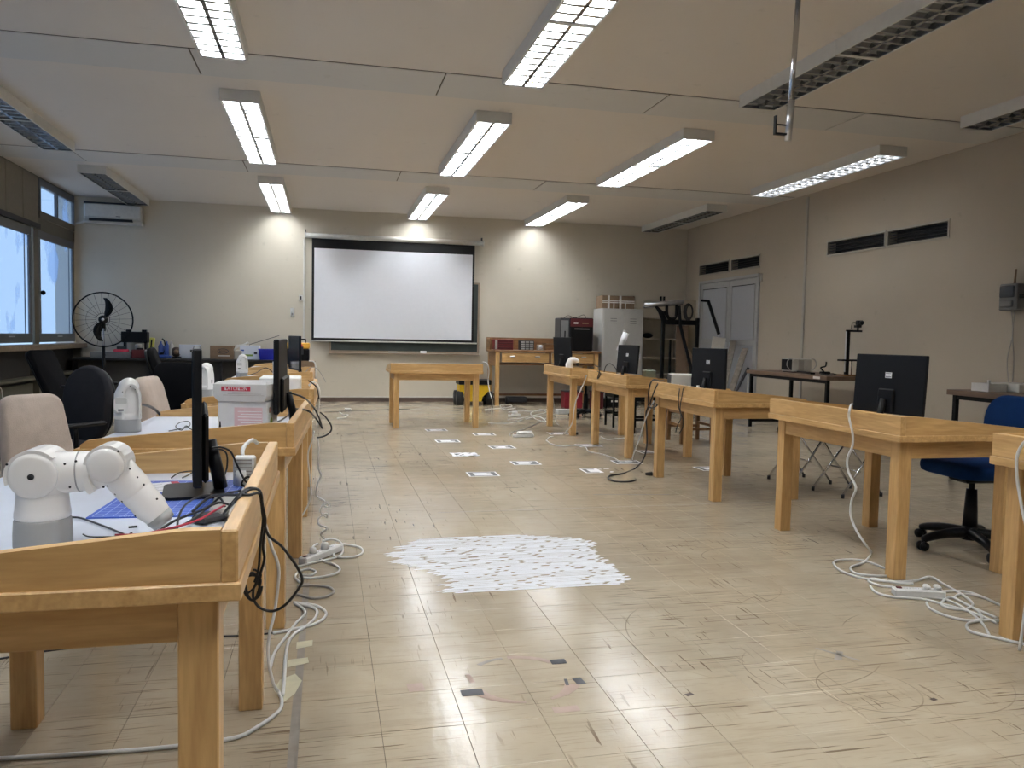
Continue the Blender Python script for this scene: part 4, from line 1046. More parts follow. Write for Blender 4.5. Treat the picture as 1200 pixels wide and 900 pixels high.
t = thing('glass_jar', 'round pale jar on top of the dark red tool case', 'jar', (-3.0, 14.11, BZ + .142)); MB().lathe([(.04, 0), (.055, .03), (.055, .07), (.03, .09)], 16, 'cable_grey').build('body', t)
t = thing('yellow_charger', 'yellow handheld device standing in a black cradle', 'device', (-2.80, 14.05, BZ)); MB().box(-.07, .09, -.05, .06, 0, .12, 'plastic_black', bv=.02).build('cradle', t); MB().box(-.045, .03, -.03, .03, .12, .34, 'yellow_pale', T(0, 0, 0, ry=.1), bv=.012).build('handset', t); MB().box(-.022, .0, -.034, -.029, .17, .30, 'plastic_black', T(0, 0, 0, ry=.1)).build('keypad', t)
t = thing('headphones', 'black headphones hooked beside the yellow handheld device', 'headphones', (-2.66, 14.10, BZ)); b = MB(); b.tube([(.02 + .05 * math.cos(a / 12 * PI - PI / 2), 0, .2 + .12 * math.sin(a / 12 * PI - PI / 2)) for a in range(13)], .012, 'plastic_black', 8); b.build('headband', t); MB().box(-.02, .05, -.04, .04, 0, .1, 'plastic_black', bv=.02).build('ear_cup', t)
t = thing('blue_bottles', 'blue shrink-wrapped bottle pack on the dark bench', 'bottles', (-2.60, 14.12, BZ))
for x, m_ in ((-.06, 'blue_bottle'), (.03, 'blue_bottle'), (.10, 'cable_grey')): MB().lathe([(.042, 0), (.045, .02), (.045, .2), (.015, .25), (.015, .28)], 14, m_, T(x)).build('bottle', t)
t = thing('blue_cable_heap', 'low heap of blue wrapped parts in front of the bottle pack', 'parts', (-2.60, 14.0, BZ)); MB().sphere((0, 0, .03), .10, 'blue_bottle', 12, .35, 1.3, .5).build('heap', t)
t = thing('tape_roll', 'dark brown cable drum on the bench left of the laptop', 'roll', (-2.42, 14.13, BZ)); MB().cyl((0, -.05, .11), (0, .05, .11), .08, 'brown_dark', n=20).cyl((0, -.055, .11), (0, .055, .11), .04, 'cardboard', n=16).build('drum', t); MB().box(-.08, .08, -.05, .05, 0, .03, 'plastic_black').build('foot', t)
t = thing('laptop', 'open silver laptop with a small dark emblem, lid towards the camera', 'laptop', (-2.20, 14.10, BZ)); MB().box(-.17, .17, 0, .24, 0, .016, 'alu', bv=.003).build('keyboard_base', t)
MB().box(-.17, .17, -.008, .0, .0, .225, 'laminate', T(0, -.005, .012, rx=.12), bv=.003).build('lid', t); MB().box(.0, .045, -.0095, -.0078, .095, .14, 'plastic_dark', T(0, -.005, .012, rx=.12)).box(.05, .056, -.0095, -.0078, .095, .14, 'plastic_dark', T(0, -.005, .012, rx=.12)).build('emblem', t)
t = thing('brown_carton', 'brown cardboard carton with an oval printed mark on the dark bench', 'box', (-1.70, 14.15, BZ)); MB().box(-.185, .185, -.12, .14, 0, .225, 'cardboard', bv=.003).build('body', t)
b = MB(); 
def oval(mb, cx, cz, rx, rz_, th, mat, y): mb.tube([(cx + rx * math.cos(2 * PI * i / 24), y, cz + rz_ * math.sin(2 * PI * i / 24)) for i in range(25)], th, mat, 4, cap=False)
oval(b, .02, .135, .085, .038, .005, 'ink_black', -.121); ov = b.build('oval_mark', t); text('BOXES', .038, 'ink_black', T(.02, -.1215, .135, rx=PI / 2), ov)
MB().box(-.06, .13, -.1225, -.1205, .05, .066, 'tape_white').build('tape_strip', t)
t = thing('router', 'white device with upright antennas and coiled white cable by the brown carton', 'device', (-1.44, 14.1, BZ)); MB().box(-.07, .06, -.05, .06, 0, .15, 'cable_grey', bv=.01).build('body', t)
for k in range(4): MB().tube(smooth_path([(-.08 + .02 * k, 0, .14 + .02 * k), (-.02 + .03 * k, -.01, .24), (.05 + .03 * k, 0, .20 + .03 * k), (.10 + .02 * k, 0, .27)], 4), .008, 'cable_white', 6).build('cable_loop', t)
t = thing('white_carton', 'white carton with green print behind the farthest folded robot', 'box', (-1.27, 14.18, BZ)); MB().box(-.15, .17, -.1, .12, 0, .235, 'laminate', bv=.003).build('body', t)
b = MB(); b.box(-.12, .06, -.102, -.1, .055, .085, 'print_green'); b.box(.08, .13, -.102, -.1, .09, .13, 'plastic_dark'); b.box(-.14, -.08, -.102, -.1, .14, .165, 'print_blue'); b.build('print', t)
t = thing('blue_bin', 'bright blue plastic storage bin at the right end of the dark bench', 'bin', (-.97, 14.12, BZ)); b = MB()
b.add([(-.12, -.1, 0), (.12, -.1, 0), (.12, .1, 0), (-.12, .1, 0), (-.14, -.13, .18), (.14, -.13, .18), (.14, .12, .18), (-.14, .12, .18)], [(3, 2, 1, 0), (0, 1, 5, 4), (1, 2, 6, 5), (2, 3, 7, 6), (3, 0, 4, 7)], 'blue_plastic'); bo = b.build('body', t); bo.modifiers.new('thick', 'SOLIDIFY').thickness = .006
MB().box(-.145, .145, -.137, -.125, .165, .185, 'blue_plastic', bv=.003).build('rim', t)
t = thing('antenna_rod', 'thin dark rod slanting up from behind the white carton', 'rod', (-1.30, 14.32, BZ)); MB().tube([(-.15, 0, .0), (.02, .05, .25), (.50, .13, .41)], .006, 'plastic_dark', 6).build('rod', t)

# ================================================================== drawer bench at the right of the screen
t = thing('drawer_bench', 'wooden workbench with drawers and a back board right of the screen', 'workbench', (0, 0, 0))
bx0, bx1, by0, by1, bz = 2.90, 4.83, 13.66, 14.40, .985
MB().box(bx0 - .03, bx1 + .02, by0, by1, bz - .04, bz, 'oak_x', bv=.004).build('top', t)
MB().box(bx0 - .03, bx1 + .02, by1 - .03, by1, bz, bz + .22, 'oak_x', bv=.003).build('back_board', t)
MB().box(bx0 - .03, bx0 - .005, by0 + .4, by1 - .03, bz, bz + .20, 'oak_y', bv=.003).build('side_board', t)
MB().box(bx0, bx0 + .02, by0 + .09, by1 - .09, .70, bz - .04, 'oak_y').build('side_panel', t); MB().box(bx1 - .04, bx1 - .02, by0 + .09, by1 - .09, .70, bz - .04, 'oak_y').build('side_panel', t)
for x in (bx0 + .0, bx1 - .10):
    for y in (by0 + .02, by1 - .09): MB().box(x, x + .075, y, y + .07, 0, bz - .04, 'pine_z', bv=.003).build('leg', t)
MB().box(bx0 + .075, bx1 - .1, by0 + .05, by1 - .1, .72, .745, 'oak_x').build('drawer_floor', t)
MB().box(3.885, 3.915, by0 + .03, by0 + .3, .745, bz - .04, 'oak_z').build('divider', t)
MB().box(bx0 + .08, bx1 - .10, by1 - .06, by1 - .03, .13, .17, 'oak_x').build('stretcher', t)
for x0, x1, kn in ((3.01, 3.87, (3.20, 3.66)), (3.93, 4.715, (4.10, 4.52))):
    d_ = MB().box(x0, x1, by0 + .015, by0 + .04, .77, .935, 'pine_x', bv=.004).build('drawer', t)
    for k in kn: MB().box(k - .045, k + .045, by0 - .012, by0 + .015, .862, .885, 'alu', bv=.008).build('pull', d_)
WZ = bz + .001
t = thing('parts_drawers', 'red plastic drawer organiser on the wooden drawer bench', 'organiser', (3.09, 13.98, WZ)); MB().box(-.17, .17, -.1, .1, 0, .185, 'red_plastic', bv=.004).build('case', t)
for k in range(4): MB().box(-.11, .16, -.108, -.1, .012 + k * .042, .047 + k * .042, 'red_dark', bv=.003).build('drawer', t)
MB().box(-.165, -.12, -.106, -.1, .01, .175, 'cable_grey').build('label_strip', t)
t = thing('grey_organiser', 'small grey organiser with twelve pale drawers beside the red one', 'organiser', (3.53, 13.98, WZ)); MB().box(-.13, .12, -.08, .1, 0, .17, 'plastic_dark', bv=.003).build('case', t)
for i in range(3):
    for j in range(4): MB().box(-.12 + i * .08, -.055 + i * .08, -.086, -.08, .010 + j * .039, .036 + j * .039, 'alu', bv=.002).build('drawer', t)
t = thing('desk_gauge', 'small pale round gauge in front of wooden blocks on the drawer bench', 'gauge', (3.78, 13.95, WZ)); MB().box(-.06, .05, -.02, .05, 0, .10, 'cable_grey', bv=.01).build('body', t); MB().disc((0, -.02, .06), (0, -1, 0), .035, .006, 'laminate').build('dial', t)
t = thing('wooden_crate', 'low wooden crate with a dark lid beside the gauge', 'crate', (3.98, 14.05, WZ)); MB().box(-.09, .11, -.08, .1, 0, .11, 'oak_x', bv=.003).build('body', t); MB().box(-.10, .12, -.09, .11, .111, .125, 'cardboard', T(rz=.15)).build('lid', t)
t = thing('printer_box', 'black box-shaped machine with a dark red top band on the drawer bench', '3d printer', (4.42, 13.95, WZ)); MB().box(-.15, .30, -.20, .2, 0, .60, 'plastic_black', bv=.02).build('body', t)
MB().box(-.32, -.151, -.17, .2, 0, .595, 'plastic_dark', bv=.012).build('side_module', t); MB().box(-.305, -.17, -.175, -.168, .05, .55, 'metal_grey').build('side_door', t); MB().box(-.245, -.225, -.19, -.17, .24, .36, 'plastic_black').build('handle', t)
MB().box(-.14, .285, -.21, -.198, .44, .585, 'red_dark', bv=.004).build('top_band', t)
bd = MB().box(-.08, -.0, -.213, -.209, .49, .52, 'tape_white').box(.08, .2, -.213, -.209, .49, .515, 'cardboard').build('lettering_strip', t)
MB().box(-.06, .22, -.203, -.199, .39, .41, 'metal_grey').build('vent_strip', t)
MB().tube(smooth_path([(-.20, 0, .6), (-.12, 0, .64), (0, 0, .605), (.1, 0, .64), (.18, 0, .66), (.22, 0, .60)], 4), .005, 'plastic_black', 6).build('cable_loop', t)
# locker
t = thing('metal_locker', 'pale grey two-door metal locker right of the drawer bench', 'locker', (0, 0, 0))
lx0, lx1, ly0, ly1, lz = 4.87, 5.66, 13.70, 14.22, 1.77
MB().box(lx0, lx1, ly0, ly1, .06, lz, 'locker_paint', bv=.004).build('body', t); MB().box(lx0 + .03, lx1 - .03, ly0 + .03, ly1, 0, .06, 'plastic_dark').build('plinth', t)
for x0, x1 in ((lx0 + .02, 5.262), (5.268, lx1 - .02)):
    d_ = MB().box(x0, x1, ly0 - .016, ly0 - .001, .09, lz - .03, 'locker_paint', bv=.004).build('door', t)
    xc = (x0 + x1) / 2
    for k in range(3): MB().box(xc - .06, xc + .06, ly0 - .021, ly0 - .015, 1.50 + k * .04, 1.512 + k * .04, 'metal_grey').build('louvre', d_)
    MB().box(x1 - .05, x1 - .03, ly0 - .03, ly0 - .016, .85, .95, 'alu', bv=.003).build('handle', d_)
for n_, (x0, x1, lab) in enumerate(((4.84, 5.14, 'left brown carton strapped with white tape on top of the locker'), (5.145, 5.46, 'right brown carton with crossing tape on top of the locker'))):
    t = thing('taped_carton', lab, 'box', (0, 0, lz + .001), 0, 'cartons on the locker')
    x0 += .04; x1 += .04
    MB().box(x0, x1, 13.76, 14.1, 0, .235, 'cardboard', bv=.003).build('body', t)
    for z_ in (.10, .13): MB().box(x0, x1, 13.757, 13.76, z_, z_ + .018, 'tape_white').build('tape_strip', t)
    xm = x0 + (.10 if n_ == 0 else .02); MB().box(xm, xm + .04, 13.756, 13.76, 0, .235, 'tape_white').build('tape_strip', t)
    MB().box(xm + .11, xm + .13, 13.756, 13.76, .0, .12, 'tape_white').build('tape_strip', t)
# shelving behind the rig
t = thing('metal_shelf', 'beige shelving unit in the corner behind the black lifting rig', 'shelf', (0, 0, 0))
sx0, sx1, sy0, sy1 = 5.74, 6.62, 13.95, 14.42
for x in (sx0, sx1 - .025): MB().box(x, x + .025, sy0, sy1, 0, 1.65, 'shelf_paint').build('side', t)
MB().box(sx0, sx1, sy1 - .01, sy1, 0, 1.65, 'shelf_paint').build('back', t)
for z in (.1, .55, .86, 1.22, 1.62): MB().box(sx0 + .025, sx1 - .025, sy0, sy1 - .01, z, z + .025, 'shelf_paint').build('shelf_board', t)
t = thing('black_bundle', 'small black bundle on the middle shelf of the beige unit', 'bundle', (5.92, 14.1, 1.246)); MB().sphere((0, 0, .05), .09, 'plastic_black', 12, .55, 1.2, .8).build('bundle', t)
# lifting rig
t = thing('lifting_rig', 'black frame rig with a silver rail and hanging hoses beside the locker', 'machine', (0, 12.6, 0))
MB().box(5.54, 5.59, -.03, .03, 0, 1.70, 'metal_black').build('post', t); MB().box(6.17, 6.22, -.03, .03, 0, 1.60, 'metal_black').build('post', t)
MB().box(5.59, 6.17, -.025, .025, 1.48, 1.56, 'metal_black').build('cross_bar', t)
MB().box(5.42, 6.34, -.3, -.24, .0, .05, 'metal_black').build('foot_bar', t); MB().box(5.54, 5.59, -.3, .2, 0.0, .05, 'metal_black').build('foot_bar', t); MB().box(6.17, 6.22, -.3, .2, .0, .05, 'metal_black').build('foot_bar', t)
MB().box(5.72, 5.75, .05, .08, 0, 1.22, 'metal_black').build('thin_post', t)
b = MB(); b.tube([(5.22, 0, 1.80), (5.90, -.05, 1.875)], .035, 'alu', 4); b.tube([(5.22, .04, 1.76), (5.90, -.01, 1.835)], .02, 'metal_grey', 4); b.build('silver_rail', t)
for x in (5.50, 5.56): MB().box(x, x + .02, -.02, .02, 1.87, 1.95, 'metal_black').build('clamp', t)
b = MB(); b.tube(smooth_path([(5.42, 0, 1.78), (5.50, 0, 1.70), (5.56, 0, 1.60), (5.60, 0, 1.48)], 4), .04, 'metal_black', 8, [.02 + .03 * min(1, i / 6) for i in range(13)]); b.build('bracket', t)
b = MB(); b.tube(smooth_path([(5.62, 0, 1.80), (5.63, 0, 1.65), (5.68, 0, 1.58), (5.76, 0, 1.58), (5.80, 0, 1.65), (5.80, 0, 1.82)], 4), .028, 'metal_black', 8); b.build('u_arm', t)
b = MB(); b.tube([(5.82, -.05, 1.80), (5.86, -.05, 1.45), (6.03, -.15, .75), (6.10, -.2, .02)], .028, 'metal_black', 6); b.build('slanted_post', t)
b = MB(); rr = random.Random(3)
for k in range(5): b.tube([(6.0 + (.055 + .008 * k) * math.cos(2 * PI * i / 16), -.08 + .01 * k, 1.70 + (.11 + .008 * k) * math.sin(2 * PI * i / 16)) for i in range(17)], .009, 'cable_black', 5, cap=False)
b.build('hose_coil', t)
MB().box(5.92, 6.18, .04, .05, 1.60, 1.90, 'shelf_paint').build('back_plate', t)
b = MB(); b.tube([(6.20, -.1, 1.90), (6.34, -.1, 1.89)], .022, 'metal_black', 6); b.tube([(6.33, -.1, 1.90), (6.50, -.2, 1.33)], .028, 'metal_black', 6); b.tube([(6.50, -.2, 1.33), (6.505, -.2, 1.29)], .018, 'alu', 8); b.build('bent_arm', t)
MB().box(-.12, .12, -.012, .012, -.22, 0, 'tape_white', T(6.51, -.2, 1.28, ry=.12)).build('cream_plate', t)
t = thing('brown_board', 'tall brown hardboard sheet standing inside the black rig', 'board', (6.02, 12.80, 0)); MB().box(-.10, .12, -.01, .01, 0, 1.47, 'hardboard', T(rx=-.03)).build('sheet', t)
t = thing('jagged_board', 'broken brown board leaning in front of the hardboard sheet', 'board', (6.02, 12.50, 0)); b = MB(); b.prism([(-.10, 1.08), (.0, 1.05), (.12, .80), (.16, .5), (.16, 0), (.04, 0), (.03, .6)], -.01, .01, 'hardboard'); b.build('sheet', t)
# planks leaning on the door
for k, (lab, a, c, wd) in enumerate((('grey weathered plank leaning on the double door, left one', (6.30, 11.95, .03), (6.79, 12.42, 1.22), .05), ('grey weathered plank leaning on the double door, right one', (6.22, 11.62, .03), (6.79, 12.02, 1.10), .05), ('dark thin batten leaning between the grey planks', (6.12, 11.45, .02), (6.79, 11.90, .78), .018),
                                     ('thin white rod leaning on the door, left one', (6.60, 12.10, .01), (6.83, 12.28, .95), .010), ('thin white rod leaning on the door, right one', (6.70, 11.75, .01), (6.83, 11.98, .80), .010))):
    t = thing('leaning_plank' if k < 3 else 'leaning_rod', lab, 'plank' if k < 3 else 'rod', a, 0, 'planks leaning on the door' if k < 3 else 'rods leaning on the door')
    v = Vector(c) - Vector(a)
    if k < 3: MB().box(-wd, wd, -.012, .012, 0, v.length, 'plank_grey' if k < 2 else 'plastic_dark', v.to_track_quat('Z', 'Y').to_matrix().to_4x4()).build('board', t)
    else: MB().cyl((0, 0, 0), v, wd, 'case_white').build('rod', t)

# ================================================================== side tables along the right wall
def side_table(label, x0, x1, y0, y1, z, group):
    t = thing('side_table', label, 'table', (0, 0, 0), 0, group)
    MB().box(x0, x1, y0, y1, z - .05, z, 'walnut_y', bv=.004).build('top', t)
    for x in (x0 + .03, x1 - .07):
        for y in (y0 + .03, y1 - .09): MB().box(x, x + .04, y, y + .04, 0, z - .05, 'metal_black').build('leg', t)
    for y in (y0 + .03, y1 - .09): MB().box(x0 + .07, x1 - .07, y, y + .04, .07, .11, 'metal_black').build('floor_rail', t)
    MB().box(x0 + .03, x0 + .05, y0 + .07, y1 - .1, z - .09, z - .05, 'metal_black').build('side_rail', t)
    return t
s1_ = side_table('brown-topped side table with black legs below the wall conduit', 5.88, 6.62, 8.47, 10.36, .81, 'side tables at the right wall')
MB().box(5.877, 5.881, 8.60, 8.74, .77, .80, 'tape_white').build('sticker', s1_)
side_table('brown-topped side table nearest the right edge, under the grey wall box', 5.88, 6.62, 4.66, 6.56, .785, 'side tables at the right wall')
ZT = .811
t = thing('power_supply', 'old beige bench power supply with carrying handles on the far side table', 'power supply', (6.22, 9.62, ZT)); MB().box(-.15, .14, -.12, .14, .012, .185, 'offwhite_plastic', bv=.006).build('case', t)
MB().box(-.158, -.15, -.11, .13, .03, .175, 'plastic_black').build('side_vent', t); MB().box(-.06, .02, -.126, -.12, .03, .17, 'cable_grey').build('front_panel', t)
for e in (-1, 1): MB().tube(smooth_path([(e * .14, -.1, .19), (e * .2, -.1, .17), (e * .22, -.1, .1), (e * .17, -.1, .03)], 4), .007, 'cable_grey', 6).build('carry_handle', t)
MB().box(-.14, .13, -.1, .12, 0, .012, 'rubber_black').build('feet', t)
t = thing('camera_stand', 'black copy stand holding a small camera over a black shelf', 'camera stand', (6.27, 8.64, ZT)); MB().box(-.1, .14, -.1, .12, 0, .018, 'oak_x', bv=.003).build('base', t)
MB().box(-.02, .02, -.02, .02, .018, .56, 'metal_black').build('column', t); MB().box(-.026, -.02, -.012, .012, .05, .55, 'alu').build('column_scale', t)
MB().box(-.10, .14, -.05, .05, .185, .205, 'metal_black', bv=.003).build('shelf', t); MB().cyl((.07, 0, .018), (.07, 0, .185), .006, 'chrome').build('shelf_prop', t)
MB().box(-.02, .19, -.015, .015, .545, .57, 'metal_black').build('top_arm', t)
MB().box(.10, .17, -.03, .03, .60, .63, 'plastic_black', bv=.004).box(.13, .145, -.01, .01, .57, .60, 'plastic_black').build('camera_mount', t)
MB().box(.12, .19, -.035, .035, .63, .69, 'plastic_black', T(.0, 0, .0), bv=.01).cyl((.15, -.03, .66), (.15, -.07, .66), .022, 'plastic_black').build('camera', t)
MB().tube(smooth_path([(.13, 0, .66), (.06, 0, .66), (.04, 0, .58)], 5), .003, 'cable_black', 5).build('wire', t)
t = thing('black_gripper', 'small black clamp with tangled wires behind the beige power supply', 'clamp', (6.33, 9.18, ZT)); MB().box(-.05, .08, -.03, .03, 0, .03, 'plastic_black', bv=.006).build('foot', t); MB().tube(smooth_path([(0, 0, .03), (-.05, 0, .08), (.02, 0, .10), (.03, 0, .16)], 4), .01, 'plastic_black', 6).build('jaw', t)
t = thing('extension_block', 'flat black socket strip lying across the far side table', 'power strip', (6.12, 9.30, ZT)); MB().box(-.03, .03, -.32, .30, 0, .022, 'plastic_black', T(rz=-.25), bv=.004).build('strip', t)
t = thing('wire_tangle', 'small tangle of dark wires and parts before the camera stand', 'wires', (6.05, 8.74, ZT)); rr = random.Random(9)
for k in range(5): MB().tube(smooth_path([(rr.uniform(-.08, .08), rr.uniform(-.12, .12), .006 + .03 * rr.random() * (i % 2)) for i in range(5)], 4), .003, 'cable_black', 5).build('wire', t)
MB().box(.0, .04, -.03, .01, 0, .02, 'plastic_black').build('adapter', t)
ZU = .786
t = thing('white_tray', 'white open tray on the near side table under the wall box', 'tray', (6.10, 6.28, ZU)); b = MB(); b.box(-.10, .10, -.1, .1, 0, .01, 'white_plastic'); 
for e in (-1, 1): b.box(-.10, .10, e * .1 - .004, e * .1 + .004, 0, .075, 'white_plastic'); b.box(e * .1 - .004, e * .1 + .004, -.1, .1, 0, .075, 'white_plastic')
b.build('tray', t); MB().box(-.11, -.09, -.11, -.09, 0, .11, 'white_plastic').build('corner_post', t)
t = thing('paper_box', 'flat beige paper box lying behind the white tray', 'box', (6.36, 6.20, ZU)); MB().box(-.14, .16, -.14, .2, 0, .08, 'case_white', bv=.004).build('body', t); MB().box(.10, .162, -.142, -.13, .01, .06, 'cardboard').build('end_label', t)
# wall switch box with cables
t = thing('wall_isolator', 'grey electrical isolator box on the right wall with wires hanging down', 'electrical box', (XR, 6.79, 1.58)); MB().box(-.13, -.001, -.12, .10, .0, .27, 'metal_grey', bv=.012).build('box', t)
MB().box(-.15, -.128, -.10, .08, .13, .25, 'plastic_dark', bv=.01).build('upper_cover', t); MB().box(-.155, -.128, -.09, .07, .03, .10, 'metal_grey', bv=.01).build('lower_cover', t)
MB().cyl((-.06, -.02, .27), (-.05, -.02, .42), .012, 'cardboard', .008).build('top_gland', t); MB().box(-.10, -.02, -.165, -.12, .12, .16, 'rubber_black', bv=.004).build('lever', t)
for k, (dy, sw) in enumerate(((-.04, .02), (.0, -.02))): MB().tube(smooth_path([(-.06, dy, .0), (-.05, dy + sw, -.25), (-.06, dy - sw, -.5), (-.04, dy, -.78)], 5), .005, 'cable_grey', 6).build('hanging_wire', t)

# ================================================================== things on the floor at the back
t = thing('wheeled_robot', 'yellow wheeled robot with black top and big tyres behind the crosswise table', 'robot', (2.55, 13.80, 0), .0)
b = MB(); out = [(-.27, .36), (-.27, .22), (-.20, .21), (-.14, .15), (-.12, .07), (.12, .07), (.14, .15), (.20, .21), (.27, .22), (.27, .36)]
b.prism(out, -.06, .26, 'yellow'); b.build('body', t)
MB().box(-.24, .24, -.03, .24, .07, .13, 'plastic_black').build('chassis', t)
MB().box(-.29, .29, -.10, .28, .365, .45, 'plastic_black', bv=.01).build('top_plate', t)
MB().box(-.02, .04, -.066, -.058, .31, .325, 'plastic_black').build('slot', t); MB().cyl((-.11, -.065, .2), (-.11, -.058, .2), .012, 'plastic_black').build('port', t)
for x in (-.32, .22):
    for y in (-.02, .24):
        w_ = MB(); w_.cyl((x, y, .125), (x + .10, y, .125), .125, 'rubber_black', n=24); wo_ = w_.build('tyre', t)
        MB().cyl((x - .003, y, .125), (x + .103, y, .125), .06, 'plastic_dark', n=16).build('rim', wo_)
for k, (x, y, w_, lab) in enumerate(((4.18, 13.25, .16, 'red plastic bin on the floor under the drawer bench, left one'), (4.60, 13.15, .09, 'narrow dark red bin on the floor by the locker, right one'))):
    t = thing('red_bin', lab, 'bin', (x, y, 0), 0, 'red bins on the floor'); MB().box(-w_, w_, -.12, .12, 0, .30, 'red_dark' if k else 'red_plastic', bv=.01).build('body', t); MB().box(-w_ - .01, w_ + .01, -.13, .13, .285, .305, 'plastic_dark', bv=.004).build('rim', t)
t = thing('low_white_box', 'low white box on the floor left of the pedestal chair', 'box', (3.72, 12.15, 0)); MB().box(-.13, .12, -.08, .08, 0, .07, 'white_plastic', bv=.006).build('body', t); MB().box(-.132, .122, -.082, .082, .055, .075, 'cable_white', bv=.003).build('lid', t)
t = thing('dark_machine', 'dark machine part with wheels left of the drawer bench leg', 'machine', (3.38, 14.1, 0)); MB().box(-.18, .2, -.08, .12, .03, .13, 'plastic_dark', bv=.02).build('body', t); MB().cyl((-.2, -.06, .06), (-.15, -.06, .06), .06, 'rubber_black').build('wheel', t)
t = thing('floor_clutter', 'black equipment case on the floor between locker and metal stools', 'case', (4.98, 13.40, 0)); MB().box(-.2, .2, -.12, .12, 0, .17, 'plastic_black', bv=.02).build('body', t); MB().box(-.06, .06, -.13, -.118, .1, .13, 'case_white').build('label', t)

